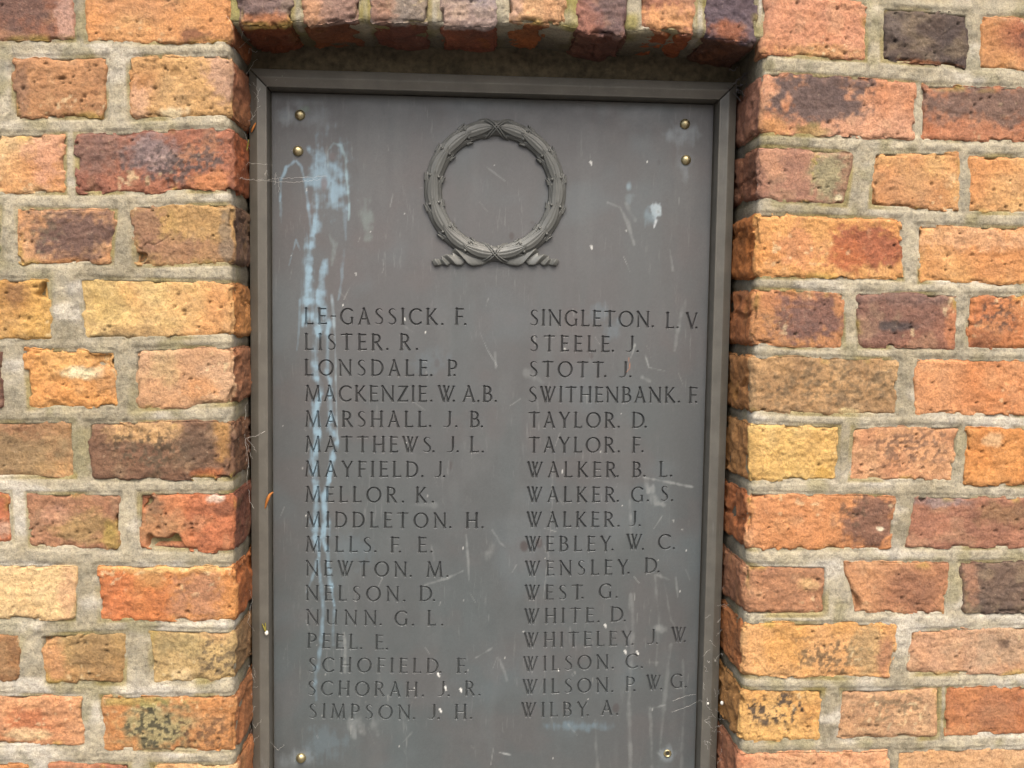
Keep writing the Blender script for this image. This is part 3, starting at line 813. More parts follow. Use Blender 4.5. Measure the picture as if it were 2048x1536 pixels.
B1, B2, B3, B4, B5, B6 = (1030, 600), (1030, 760), (1030, 910), (1030, 1060), (1030, 1200), (1030, 1300)
# each line: origin of the measured strip, then words (text, x0, y0, x1, y1) and full stops (x, y)
LINES = [
    (A1, [('LE-GASSICK', 90, 237, 1390, 242), ('F', 1557, 240, 1642, 241)], [(1437, 237), (1660, 237)]),
    (A1, [('LISTER', 92, 487, 850, 490), ('R', 1020, 489, 1125, 490)], [(900, 480), (1188, 480)]),
    (A1, [('LONSDALE', 92, 738, 1292, 742), ('P', 1485, 742, 1582, 742)], [(1328, 735), (1555, 735)]),
    (A2, [('MACKENZIE', 100, 209, 1285, 213), ('W', 1390, 212, 1562, 212), ('A', 1632, 213, 1757, 213), ('B', 1828, 214, 1925, 214)], [(1328, 203), (1548, 203), (1787, 205), (1957, 206)]),
    (A2, [('MARSHALL', 100, 457, 1282, 461), ('J', 1437, 461, 1530, 461), ('B', 1703, 461, 1803, 462)], [(1317, 450), (1573, 453), (1822, 455)]),
    (A2, [('MATTHEWS', 102, 703, 1330, 707), ('J', 1470, 707, 1560, 707), ('L', 1703, 707, 1792, 708)], [(1350, 697), (1585, 698), (1830, 700)]),
    (A3, [('MAYFIELD', 98, 212, 1202, 217), ('J', 1350, 218, 1438, 219)], [(1242, 207), (1454, 210)]),
    (A3, [('MELLOR', 102, 460, 992, 465), ('K', 1175, 465, 1284, 466)], [(1052, 457), (1345, 457)]),
    (A3, [('MIDDLETON', 105, 706, 1478, 714), ('H', 1662, 714, 1788, 715)], [(1513, 705), (1828, 706)]),
    (A4, [('MILLS', 105, 212, 745, 218), ('F', 930, 220, 1012, 221), ('E', 1195, 220, 1282, 221)], [(783, 210), (1022, 212), (1330, 212)]),
    (A4, [('NEWTON', 103, 446, 1092, 458), ('M', 1283, 458, 1438, 459)], [(1128, 450), (1486, 452)]),
    (A4, [('NELSON', 103, 686, 1016, 697), ('D', 1211, 694, 1337, 694)], [(1065, 688), (1355, 686)]),
    (A5, [('NUNN', 108, 238, 798, 249), ('G', 970, 251, 1102, 251), ('L', 1288, 250, 1374, 250)], [(835, 240), (1150, 243), (1435, 243)]),
    (A5, [('PEEL', 117, 470, 607, 481), ('E', 778, 486, 862, 487)], [(643, 472), (896, 478)]),
    (A5, [('SCHOFIELD', 128, 705, 1397, 715), ('F', 1575, 714, 1660, 714)], [(1417, 705), (1664, 705)]),
    (A6, [('SCHORAH', 120, 444, 1195, 458), ('J', 1378, 452, 1466, 452), ('R', 1656, 447, 1750, 447)], [(1247, 447), (1497, 445), (1797, 438)]),
    (A6, [('SIMPSON', 131, 668, 1126, 679), ('J', 1291, 675, 1378, 675), ('H', 1557, 674, 1674, 673)], [(1160, 668), (1400, 668), (1718, 665)]),
    (B1, [('SINGLETON', 143, 249, 1312, 266), ('L', 1468, 277, 1551, 278), ('V', 1662, 279, 1780, 280)], [(1343, 257), (1585, 268), (1769, 270)]),
    (B1, [('STEELE', 143, 499, 921, 507), ('J', 1073, 507, 1162, 508)], [(955, 497), (1195, 502)]),
    (B1, [('STOTT', 137, 749, 865, 757), ('J', 1010, 756, 1097, 756)], [(880, 744), (1125, 747)]),
    (B2, [('SWITHENBANK', 130, 217, 1564, 223), ('F', 1692, 224, 1774, 224)], [(1600, 213), (1766, 216)]),
    (B2, [('TAYLOR', 130, 465, 972, 468), ('D', 1138, 468, 1262, 468)], [(1010, 457), (1274, 458)]),
    (B2, [('TAYLOR', 130, 709, 968, 709), ('F', 1140, 709, 1220, 709)], [(1012, 698), (1243, 697)]),
    (B3, [('WALKER', 116, 218, 984, 218), ('B', 1141, 218, 1232, 217), ('L', 1405, 215, 1484, 215)], [(1001, 208), (1262, 206), (1522, 204)]),
    (B3, [('WALKER', 113, 461, 974, 461), ('G', 1130, 459, 1255, 458), ('S', 1417, 450, 1495, 450)], [(1003, 450), (1296, 447), (1532, 443)]),
    (B3, [('WALKER', 110, 704, 964, 703), ('J', 1102, 697, 1188, 697)], [(1009, 693), (1214, 688)]),
    (B4, [('WEBLEY', 96, 211, 938, 207), ('W', 1083, 190, 1242, 190), ('C', 1393, 190, 1518, 190)], [(950, 194), (1247, 187), (1549, 180)]),
    (B4, [('WENSLEY', 96, 450, 1106, 435), ('D', 1263, 421, 1386, 420)], [(1107, 420), (1400, 408)]),
    (B4, [('WEST', 92, 683, 660, 681), ('G', 816, 670, 945, 668)], [(658, 664), (991, 657)]),
    (B5, [('WHITE', 88, 232, 768, 221), ('D', 928, 214, 1057, 212)], [(813, 213), (1069, 204)]),
    (B5, [('WHITELEY', 82, 465, 1143, 447), ('J', 1283, 434, 1369, 433), ('W', 1523, 412, 1669, 410)], [(1147, 435), (1386, 426), (1654, 405)]),
    (B5, [('WILSON', 77, 698, 915, 674), ('C', 1075, 670, 1201, 668)], [(953, 665), (1236, 660)]),
    (B6, [('WILSON', 72, 432, 912, 412), ('P', 1076, 406, 1168, 404), ('W', 1278, 390, 1424, 388), ('G', 1514, 376, 1638, 374)], [(948, 405), (1164, 397), (1424, 382), (1664, 362)]),
    (B6, [('WILBY', 58, 657, 707, 648), ('A', 838, 637, 952, 636)], [(709, 637), (996, 628)]),
]
ZS = 4.876

# panel grid: coarse cells, three times finer where a letter is cut
RAILW = 0.0195
px0, px1, pz0, pz1 = fx0 + RAILW + 0.0018, fx1 - RAILW - 0.0018, fz0 + RAILW + 0.0018, fz1 - RAILW - 0.0018
CC = 0.00126
NX, NZ = int((px1 - px0) / CC), int((pz1 - pz0) / CC)
cx_, cz_ = (px1 - px0) / NX, (pz1 - pz0) / NZ
FX = np.linspace(px0, px1, NX * 3 + 1)
FZ = np.linspace(pz0, pz1, NZ * 3 + 1)
DEPTH = np.zeros((len(FX), len(FZ)), np.float32)
LID = -np.ones((len(FX), len(FZ)), np.int16)


def cut(x0, z0, w0, x1, z1, w1, lid):
    wm = max(w0, w1) + 0.0004
    i0, i1 = np.searchsorted(FX, min(x0, x1) - wm), np.searchsorted(FX, max(x0, x1) + wm)
    j0, j1 = np.searchsorted(FZ, min(z0, z1) - wm), np.searchsorted(FZ, max(z0, z1) + wm)
    if i1 <= i0 or j1 <= j0:
        return
    gx, gz = FX[i0:i1, None], FZ[None, j0:j1]
    ex, ez = x1 - x0, z1 - z0
    L2 = ex * ex + ez * ez + 1e-12
    t = np.clip(((gx - x0) * ex + (gz - z0) * ez) / L2, 0, 1)
    dd = np.hypot(gx - x0 - t * ex, gz - z0 - t * ez)
    e = (w0 + (w1 - w0) * t) - dd
    dep = np.clip(e * 2.4, 0, 0.0019)
    D = DEPTH[i0:i1, j0:j1]
    m_ = dep > 0
    LID[i0:i1, j0:j1][m_] = lid
    np.maximum(D, dep, out=D)


for li, (org, words, stops) in enumerate(LINES):
    right = org[0] > 1000
    for (txt, ax0, ay0, ax1, ay1) in words:
        p0 = (org[0] + ax0 / ZS, org[1] + ay0 / ZS)
        p1 = (org[0] + ax1 / ZS, org[1] + ay1 / ZS)
        cap = (31.6 - (p0[1] - 650) * (31.6 - 28.6) / 787) if right else (32.4 - (p0[1] - 650) * (32.4 - 28.9) / 787)
        X0, Z0 = at(*p0, YP)
        X1, Z1 = at(*p1, YP)
        _, Zc = at(p0[0], p0[1] - cap, YP)
        H = Zc - Z0
        L = math.hypot(X1 - X0, Z1 - Z0)
        ex, ez = (X1 - X0) / L, (Z1 - Z0) / L
        if len(txt) == 1:
            ex, ez = 1.0, 0.0
        ws = [G[c][0] * H for c in txt]
        tot = sum(ws)
        if len(txt) == 1:
            sxx, gap = L / tot, 0
        else:
            gap = (L - tot) / (len(txt) - 1)
            sxx = 1.0
            if gap < 0.0006:
                sxx = (L - 0.0006 * (len(txt) - 1)) / tot
                gap = 0.0006
        pos = 0.0
        for c, w_ in zip(txt, ws):
            for st in G[c][1]:
                for a, b in zip(st[:-1], st[1:]):
                    q = []
                    for (gx, gy, gw) in (a, b):
                        lx, lz = pos + gx * H * sxx, gy * H
                        q += [X0 + ex * lx - ez * lz, Z0 + ez * lx + ex * lz, gw * H]
                    cut(*q, li)
            pos += w_ * sxx + gap
    for (ax0, ay0) in stops:
        X0, Z0 = at(org[0] + ax0 / ZS, org[1] + ay0 / ZS, YP)
        cut(X0, Z0, 0.0014, X0 + 0.0001, Z0, 0.0014, li)

# vertices: all fine grid points that are used
CD = np.zeros((NX, NZ), bool)
for a in range(4):
    for b in range(4):
        CD |= DEPTH[a:a + 3 * NX:3, b:b + 3 * NZ:3][:NX, :NZ] > 0


def panel_colour(X, Z, D):
    P = np.stack([X, 0 * X, Z], 1)
    U, Vv = proj(X, np.full_like(X, YP), Z)
    tz = sstep(1300, 300, Vv)[:, None]
    C = alb((92, 99, 99)) * (1 - tz) + alb((98, 99, 99)) * tz
    t = (0.5 + 0.5 * np.clip(fbm(P, 9, 3, 401), -1, 1))[:, None]
    C = C * (1 - 0.35 * t) + alb((102, 96, 95)) * 0.35 * t
    t = (0.4 * sstep(0.0, 0.8, fbm(P, 14, 3, 411)))[:, None]
    C = C * (1 - t) + alb((106, 115, 118)) * t
    PS = P * np.array([1, 1, 0.22])
    for frq, sd_, lo_, colp, am in ((22, 461, 0.0, (108, 98, 95), .22), (30, 463, 0.05, (98, 108, 109), .22), (55, 465, 0.1, (118, 121, 120), .16), (40, 467, 0.15, (88, 90, 89), .15)):
        t = (am * sstep(lo_, 0.75, fbm(PS if sd_ > 462 else P, frq, 4, sd_)))[:, None]
        C = C * (1 - t) + alb(colp) * t
    n_a = fbm(P * np.array([1, 1, 0.14]), 330, 3, 421)      # vertical streaks
    n_b = fbm(P, 110, 3, 431)
    n_c = noise(P, 700, 441)

    def paint(m_, col, a):
        nonlocal C
        m_ = np.clip(m_ * a, 0, 1)[:, None]
        C = C * (1 - m_) + alb(col) * m_

    def stroke(pts, col, a, jag=0.45, soft=1.0):
        best = np.full(len(X), -9.0)
        xs = [p[0] for p in pts]
        ys = [p[1] for p in pts]
        wm = max(p[2] for p in pts) * 2 + 4
        sel = np.nonzero((U > min(xs) - wm) & (U < max(xs) + wm) & (Vv > min(ys) - wm) & (Vv < max(ys) + wm))[0]
        if len(sel) == 0:
            return
        u, v = U[sel], Vv[sel]
        b_ = np.full(len(sel), -9.0)
        for (x0, y0, w0), (x1, y1, w1) in zip(pts[:-1], pts[1:]):
            ex, ey = x1 - x0, y1 - y0
            t = np.clip(((u - x0) * ex + (v - y0) * ey) / (ex * ex + ey * ey + 1e-9), 0, 1)
            d_ = np.hypot(u - x0 - t * ex, v - y0 - t * ey) / (w0 + (w1 - w0) * t)
            b_ = np.maximum(b_, 1 - d_)
        b_ = b_ * 0.9 + 0.12 + jag * n_a[sel] + jag * 0.7 * n_b[sel]
        m_ = np.zeros(len(X))
        m_[sel] = sstep(0, soft, b_) * (0.72 + 0.28 * np.clip(n_b[sel] * 2, -1, 1))
        paint(m_, col, a)

    def blob(x, y, rx, ry, col, a, jag=0.4, soft=0.8):
        d_ = 1 - np.hypot((U - x) / rx, (Vv - y) / ry) + jag * n_b + jag * 0.6 * n_a
        paint(sstep(0, soft, d_), col, a)
    # verdigris run down the left side
    blob(655, 350, 50, 78, BLUE, 0.55, .5, 1.0)
    blob(640, 320, 30, 40, BLUE, 0.4, .5, 1.0)
    blob(672, 385, 26, 56, BLUE, 0.6)
    blob(628, 350, 20, 60, BLUE, 0.45)
    blob(630, 455, 17, 28, BLUE, 0.7)
    blob(648, 370, 9, 22, (118, 108, 108), 0.8, 0.2)
    blob(664, 312, 14, 14, (112, 106, 106), 0.9, 0.15)
    blob(618, 420, 10, 30, (118, 110, 110), 0.35)
    stroke([(560, 402, 2), (562, 360, 4), (573, 334, 4), (592, 322, 4), (603, 334, 4), (610, 365, 4), (615, 400, 4), (620, 440, 4), (625, 470, 6)], BLUE, 0.8, 0.3)
    stroke([(562, 405, 3), (563, 445, 3)], BLUE, 0.35)
    stroke([(656, 335, 3), (655, 302, 3), (667, 286, 4), (682, 291, 4), (690, 315, 4), (694, 360, 3), (699, 410, 3), (697, 440, 3)], (156, 184, 190), 0.6, 0.35)
    stroke([(628, 450, 12), (620, 500, 10), (616, 540, 13), (611, 575, 10), (611, 610, 11), (606, 650, 6)], BLUE, 0.85)
    stroke([(618, 540, 10), (622, 600, 12), (634, 660, 9), (630, 700, 8), (632, 745, 9), (640, 780, 9), (630, 830, 9), (634, 870, 9), (628, 920, 8), (628, 960, 9), (634, 1010, 8), (630, 1060, 8), (636, 1110, 7)], BLUE, 0.9)
    stroke([(652, 520, 5), (645, 560, 10), (640, 600, 14), (655, 640, 7), (656, 690, 8), (655, 740, 6), (662, 800, 9), (660, 850, 10), (672, 880, 8), (664, 920, 6), (658, 960, 5), (646, 1000, 7), (650, 1040, 9), (648, 1075, 9), (655, 1110, 6), (662, 1170, 5), (668, 1210, 3)], BLUE, 0.85)
    stroke([(663, 590, 4), (668, 640, 4), (671, 700, 2), (672, 800, 2), (675, 880, 3)], (168, 188, 196), 0.7, 0.2)
    stroke([(636, 1110, 5), (628, 1150, 4), (612, 1185, 2)], BLUE, 0.5)
    stroke([(636, 1120, 4), (643, 1170, 5), (646, 1230, 5), (643, 1290, 5), (634, 1330, 6), (630, 1370, 5), (633, 1400, 3)], BLUE, 0.5)
    stroke([(668, 1210, 4), (666, 1290, 4)], BLUE, 0.4)
    stroke([(578, 530, 2), (592, 480, 2), (600, 500, 2)], BLUE, 0.4)
    stroke([(690, 420, 6), (692, 480, 3)], BLUE, 0.35)
    stroke([(688, 500, 5), (684, 560, 4), (676, 600, 2)], BLUE, 0.3)
    stroke([(658, 470, 5), (668, 490, 7), (664, 530, 5)], (158, 176, 174), 0.55)
    blob(735, 440, 20, 40, (142, 158, 152), 0.35)
    stroke([(600, 600, 3), (598, 660, 2), (594, 700, 1.6)], BLUE, 0.4)
    # bloom round the screws
    for (x, y, rx, ry, a) in ((570, 232, 26, 20, .35), (625, 236, 60, 26, .28), (600, 205, 34, 14, .2), (1366, 270, 44, 26, .45), (1372, 350, 12, 22, .3), (1372, 322, 22, 20, .25), (602, 1515, 30, 20, .4), (575, 1525, 30, 22, .25), (1335, 1508, 24, 18, .55)):
        blob(x, y, rx * 1.15, ry * 1.15, (146, 156, 160), a * 1.35, 0.3, 1.0)
    blob(612, 218, 14, 10, (120, 142, 124), 0.5, .2)
    # pale splashes, scratches and drips
    blob(1312, 425, 13, 16, (188, 202, 206), 0.75, 0.5, .5)
    blob(1302, 432, 22, 22, (136, 158, 168), 0.45)
    stroke([(1313, 440, 4), (1308, 455, 2)], (214, 220, 222), 0.8, .2)
    blob(1257, 372, 8, 14, (146, 168, 176), 0.7, .2)
    blob(1258, 395, 12, 12, (140, 156, 160), 0.3)
    for s in (([(1216, 405, 3), (1240, 415, 3), (1258, 450, 5), (1268, 490, 3)], .35), ([(1250, 405, 3), (1270, 440, 5)], .2),
              ([(1340, 500, 2), (1345, 540, 3)], .3), ([(1370, 600, 5), (1356, 660, 6), (1350, 700, 3)], .3), ([(1270, 690, 3), (1262, 715, 1.5)], .6),
              ([(1290, 710, 2), (1298, 735, 2), (1330, 742, 1.6)], .6), ([(1285, 755, 5), (1300, 762, 4)], .4), ([(1050, 745, 9), (1085, 765, 6)], .3),
              ([(1288, 955, 3), (1330, 963, 3), (1385, 974, 3)], .65), ([(1303, 975, 8), (1310, 1005, 7), (1330, 1010, 4)], .4), ([(1292, 960, 6), (1296, 985, 4)], .45),
              ([(1260, 1000, 3), (1262, 1050, 6), (1262, 1085, 4)], .35), ([(808, 652, 3), (826, 664, 2)], .4), ([(960, 665, 1), (975, 700, 1), (996, 735, 1)], .5), ([(990, 705, 4), (992, 735, 3)], .35),
              ([(700, 1440, 8), (708, 1475, 6)], .35), ([(718, 1440, 12), (728, 1465, 8)], .4), ([(752, 1450, 14), (755, 1470, 8)], .25), ([(850, 1170, 3), (890, 1158, 3), (925, 1142, 2)], .4),
              ([(862, 1090, 2), (868, 1120, 4)], .3), ([(932, 1070, 2), (936, 1110, 3), (938, 1160, 2)], .4), ([(975, 1110, 12), (985, 1090, 8)], .3), ([(985, 1060, 2), (1000, 1085, 3), (1012, 1095, 2)], .4),
              ([(952, 1315, 2), (985, 1295, 2.5)], .45), ([(1000, 1320, 3), (1015, 1360, 5)], .3), ([(612, 1240, 2), (618, 1260, 1.5)], .5), ([(688, 1265, 2), (690, 1290, 4), (690, 1345, 4)], .5),
              ([(1315, 1150, 5), (1340, 1160, 3)], .45), ([(1352, 1155, 3), (1356, 1195, 2)], .45), ([(1372, 1140, 3), (1380, 1160, 2)], .4), ([(1318, 1255, 10), (1325, 1260, 10)], .35),
              ([(1262, 1190, 5), (1266, 1290, 5), (1258, 1400, 5), (1260, 1536, 6)], .30), ([(1248, 1240, 3), (1262, 1285, 3)], .2), ([(1310, 1150, 3), (1318, 1240, 4), (1312, 1330, 3)], .25), ([(1342, 1290, 4), (1335, 1350, 4), (1325, 1450, 5), (1320, 1500, 4)], .25), ([(1366, 1320, 3), (1368, 1420, 4), (1362, 1536, 5)], .22),
              ([(1298, 1415, 5), (1302, 1460, 5), (1304, 1536, 5)], .35), ([(1300, 1418, 4), (1330, 1410, 1.5)], .5), ([(1190, 1440, 3), (1195, 1536, 4)], .2), ([(1330, 1170, 2), (1342, 1240, 2), (1360, 1265, 2)], .2),
              ([(1000, 1505, 2), (1022, 1510, 2)], .8), ([(1075, 800, 2), (1078, 860, 1.5)], .3), ([(1105, 930, 1.6), (1104, 1010, 1.2), (1098, 1100, 1.2), (1086, 1200, 1.4)], .4), ([(1070, 1120, 1.4), (1072, 1220, 1.4), (1064, 1350, 1.4)], .3),
              ([(840, 375, 1), (860, 380, 1)], .2), ([(968, 330, 1.5), (1010, 362, 1.5)], .3), ([(1146, 618, 2), (1148, 632, 2.5)], .5), ([(820, 1010, 2), (870, 1010, 7)], .2)):
        stroke(s[0], (180, 184, 180), s[1] * 0.8, 0.4, 1.0)
    for (x, y, rx, ry, a) in ((1160, 1452, 70, 14, .42), (1200, 625, 30, 24, .18), (700, 1100, 60, 40, .12), (650, 1490, 50, 40, .22), (860, 720, 50, 30, .12), (1225, 660, 20, 26, .2)):
        blob(x, y, rx, ry, (128, 152, 164), a)
    for (x, y, rx, ry, a) in ((1048, 1092, 11, 14, .9), (1078, 1086, 9, 13, .8), (1232, 1416, 9, 12, .7), (874, 726, 7, 12, .5), (902, 930, 5, 12, .6), (1023, 472, 6, 9, .8), (1182, 712, 6, 8, .6), (1065, 445, 6, 4, .5), (1318, 325, 4, 8, .3)):
        blob(x, y, rx, ry, (84, 78, 76), a, .1, .5)
    rr = random.Random(11)
    for k in range(80):          # short random scratches
        x, y = rr.uniform(560, 1400), 620 + 900 * rr.random() ** 0.8
        if rr.random() < 0.2:
            y = rr.uniform(210, 620)
        a_ = rr.gauss(math.pi / 2, 0.45)
        l = rr.uniform(4, 34)
        stroke([(x, y, rr.uniform(0.9, 2.2)), (x + l * math.cos(a_), y + l * math.sin(a_), 0.8)], (196, 198, 192), rr.uniform(.10, .40), 0.25)
    for k in range(45):
        x, y = rr.uniform(550, 1400), rr.uniform(220, 1530)
        stroke([(x, y, rr.choice([.9, 1.1, 1.7])), (x + 0.5, y + rr.uniform(0.5, 5), .9)], (240, 240, 232), rr.uniform(.5, 1), 0, .4)
    for (x, y) in ((876, 1347), (890, 1374), (921, 1378), (880, 1418), (1181, 324), (1182, 492), (1250, 1302), (1274, 1303), (1210, 1250)):
        stroke([(x, y, 2.4), (x + 2.5, y + 6, 1.4)], (246, 246, 238), 1.0, 0, .3)
    stroke([(1257, 715, 1.2), (1260, 735, 1.2), (1252, 745, 1)], (196, 120, 70), .7, 0)
    C = C * (1 + 0.05 * n_c)[:, None]
    # grime in the cuts, and groove shade painted into the colour
    g_ = sstep(0.0001, 0.0007, D)[:, None]
    C = C * (1 - (0.57 - 0.22 * sstep(1000, 1400, Vv)[:, None]) * g_)
    return C


def panel_objects():
    nfx, nfz = len(FX), len(FZ)
    I, K = np.meshgrid(np.arange(NX), np.arange(NZ), indexing='ij')
    # coarse quads of the panel
    ci, ck = I[~CD] * 3, K[~CD] * 3
    vid = lambda i, k: i * nfz + k
    Qc = np.stack([vid(ci, ck), vid(ci + 3, ck), vid(ci + 3, ck + 3), vid(ci, ck + 3)], 1)
    fi, fk = I[CD] * 3, K[CD] * 3
    fi = (fi[:, None, None] + np.arange(3)[None, :, None] + np.zeros((1, 1, 3), int)).ravel()
    fk = (fk[:, None, None] + np.arange(3)[None, None, :] + np.zeros((1, 3, 1), int)).ravel()
    dmax = np.maximum.reduce([DEPTH[fi, fk], DEPTH[fi + 1, fk], DEPTH[fi + 1, fk + 1], DEPTH[fi, fk + 1]])
    lid = np.maximum.reduce([LID[fi, fk], LID[fi + 1, fk], LID[fi + 1, fk + 1], LID[fi, fk + 1]])
    Qf = np.stack([vid(fi, fk), vid(fi + 1, fk), vid(fi + 1, fk + 1), vid(fi, fk + 1)], 1)
    flat = dmax <= 0
    groups = [(-1, np.concatenate([Qc, Qf[flat]]))]
    for li in range(len(LINES)):
        groups.append((li, Qf[(~flat) & (lid == li)]))
    for li, Qg in groups:
        if len(Qg) == 0:
            continue
        used, inv = np.unique(Qg.ravel(), return_inverse=True)
        i, k = used // nfz, used % nfz
        X, Z, D = FX[i], FZ[k], DEPTH[i, k].astype(float)
        C = panel_colour(X, Z, D)
        # the sheet is not perfectly flat
        P = np.stack([X, 0 * X, Z], 1)
        Y = YP + D + 0.0006 * fbm(P, 6, 2, 451)
        V = np.stack([X, Y, Z], 1)
        nm = 'panel' if li < 0 else 'engraved_line'
        o = obj(nm, mesh(nm, V, inv.reshape(-1, 4), col=np.clip(C, 0.005, 0.9)), M_panel, plaque, OFF)
        if li >= 0:
            o['label'] = 'engraved name line in Roman capitals, row %d of the %s column' % ((li % 17) + 1, 'left' if li < 17 else 'right')


panel_objects()


# --- frame rails with mitred ends
def rail(name, a, b, inward, length_axis):
    """profile swept between two outer corners; s = distance inward"""
    prof = [(0.0, 0.100), (0.0, YO + 0.0012), (0.0006, YO), (0.0088, YR + 0.0003), (0.0098, YR), (0.0108, YR + 0.0003), (0.0180, YI - 0.0003), (0.0190, YI), (RAILW, YI + 0.0008), (RAILW, 0.100)]
    n = 60
    V = []
    for i in range(n + 1):
        t = i / n
        for (s, y) in prof:
            # mitre: ends move inward with s
            if length_axis == 'x':
                x0, x1 = a[0] + s, b[0] - s
                x = x0 + (x1 - x0) * t
                z = a[1] + inward * s
            else:
                z0, z1 = a[1] + s, b[1] - s
                z = z0 + (z1 - z0) * t
                x = a[0] + inward * s
            V.append((x, y, z))
    V = np.array(V)
    V[:, 1] += 0.0004 * fbm(V, 8, 2, 501) + 0.00012 * noise(V, 60, 5)
    m = len(prof)
    Q = [(i * m + j, (i + 1) * m + j, (i + 1) * m + j + 1, i * m + j + 1) for i in range(n) for j in range(m - 1)]
    me = mesh(name, V, Q, smooth=False)
    return obj(name, me, M_frame, plaque, OFF)


g_ = 0.0009
rail('frame_rail', (fx0 + g_, fz1), (fx1 - g_, fz1), -1, 'x')
rail('frame_rail', (fx0 + g_, fz0), (fx1 - g_, fz0), 1, 'x')
rail('frame_rail', (fx0, fz0 + g_), (fx0, fz1 - g_), 1, 'z')
rail('frame_rail', (fx1, fz0 + g_), (fx1, fz1 - g_), -1, 'z')
# back plate
obj('back_plate', boxmesh('back_plate', [(fx0 + 0.002, fx1 - 0.002, 0.0990, 0.103, fz0 + 0.002, fz1 - 0.002)]), M_frame, plaque, OFF)

# --- wreath
wx, wz = at(990.5, 383, YP)
RW = (at(1131, 390, YP)[0] - at(849, 390, YP)[0]) / 2
RI = (at(1098, 390, YP)[0] - at(884, 390, YP)[0]) / 2
RMJ, TA = (RW + RI) / 2, (RW - RI) / 2
TBH = 0.0075
print('wreath', RMJ, TA)
M_wr = M_wreath


def ring_pt(th, phi, lift=0.0):
    """th: angle round the wreath, phi: 0 inner edge .. pi outer edge, lift off the surface (m)"""
    a, b = TA + lift, TBH + lift
    r = RMJ - a * np.cos(phi)
    return np.stack([wx + r * np.cos(th), YP - b * np.sin(phi) * 1.0 + 0 * th, wz + r * np.sin(th)], -1)


def gridmesh(name, P, flip=False, smooth=True):
    n, m = P.shape[:2]
    I = np.arange(n * m).reshape(n, m)
    q = np.stack([I[:-1, :-1], I[1:, :-1], I[1:, 1:], I[:-1, 1:]], -1).reshape(-1, 4)
    return mesh(name, P.reshape(-1, 3), q[:, ::-1] if flip else q, smooth=smooth)


th = np.linspace(0, 2 * math.pi, 145)[:, None]
ph = np.linspace(0, math.pi, 15)[None, :]
wreath = obj('wreath', gridmesh('wreath', ring_pt(th + 0 * ph, ph + 0 * th, -0.0008)), M_wr, plaque, OFF)


def leaf(t0, t1, phc0, phc1, wd, lift0, lift1, curl=0.0, drop=0.0032):
    """leaf along the ring from base t0 to tip t1 (degrees)"""
    t = np.linspace(0, 1, 15)[:, None]
    s = np.array([-1, -0.97, -0.8, -0.62, -0.5, -0.38, -0.2, -0.1, 0, 0.1, 0.2, 0.38, 0.5, 0.62, 0.8, 0.97, 1])[None, :]
    w_ = wd * np.sin(np.pi * np.clip(0.18 + 0.82 * t, 0, 1)) ** 0.75 * (1 - 0.15 * t)
    th_ = np.radians(t0 + (t1 - t0) * t) + 0 * s
    phi = np.radians(phc0 + (phc1 - phc0) * t ** 2) + s * w_
    lift = lift0 + (lift1 - lift0) * t ** 1.6 + 0.0007 * (1 - s * s) - 0.0006 * np.exp(-(s / 0.10) ** 2) + 0.0004 * np.abs(s) ** 6 - 0.0004 * np.exp(-((np.abs(s) - 0.5) / 0.09) ** 2) + curl * np.clip(t - 0.72, 0, 1) ** 1.3 * 6
    lift = lift + 0 * phi
    lift[:, 0] -= drop
    lift[:, -1] -= drop
    P = ring_pt(th_, phi, lift)
    flip = (t1 < t0)
    return obj('leaf', gridmesh('leaf', P, flip), M_wr, wreath)


JT = [90, 117, 142, 167, 192, 218, 243, 266]
for sgn in (1, -1):
    for k in range(len(JT) - 1):
        a, b = JT[k + 1], JT[k]           # base at the lower joint, tip at the upper joint
        if k == 0:
            b = 96
        f = (lambda d: d) if sgn == 1 else (lambda d: 180 - d)
        leaf(f(a + 2), f(b - 3.5 if k else 93), 90, 90, 0.74, 0.0008, 0.0020, drop=0.0034)
        leaf(f(a + 1), f(b - (2 if k else -3)), 38, 30, 0.56, 0.0000, 0.0007, drop=0.0022)
        leaf(f(a + 1), f(b - (2 if k else -3)), 142, 150, 0.56, 0.0000, 0.0007, drop=0.0022)
        if k:
            for phb in (62, 118):
                bm = ring_pt(np.radians(f(b + 0.8)), math.radians(phb), 0.0010)
                u_ = np.linspace(0, 2 * math.pi, 13)[:, None]
                v_ = np.linspace(0, math.pi, 8)[None, :]
                rb = 0.0019
                P = np.stack([rb * np.cos(u_) * np.sin(v_), -rb * np.cos(v_) + 0 * u_, rb * np.sin(u_) * np.sin(v_)], -1) + bm
                obj('berry', gridmesh('berry', P, True), M_wr, wreath)
            # pointed tips that stand off the inner and outer edge
            for (pa, sg2) in ((8, 1), (172, -1)):
                t = np.linspace(0, 1, 9)[:, None]
                s = np.linspace(-1, 1, 5)[None, :]
                base = np.radians(f(b + 5.5))
                thh = base + (np.radians(f(b - 1.2)) - base) * t + 0 * s
                rr_ = RMJ - sg2 * (TA * 0.96 + 0.0028 * t ** 1.7) + s * 0.0020 * (1 - t) ** 0.6
                yy = YP - 0.0042 - 0.0010 * t - 0.0006 * (1 - s * s)
                P = np.stack([wx + rr_ * np.cos(thh), yy + 0 * thh, wz + rr_ * np.sin(thh)], -1)
                skirt0, skirt1 = P[:, :1].copy(), P[:, -1:].copy()
                skirt0[..., 1] = YP
                skirt1[..., 1] = YP
                P = np.concatenate([skirt0, P, skirt1], 1)
                obj('leaf_tip', gridmesh('leaf_tip', P, (sgn == -1)), M_wr, wreath)

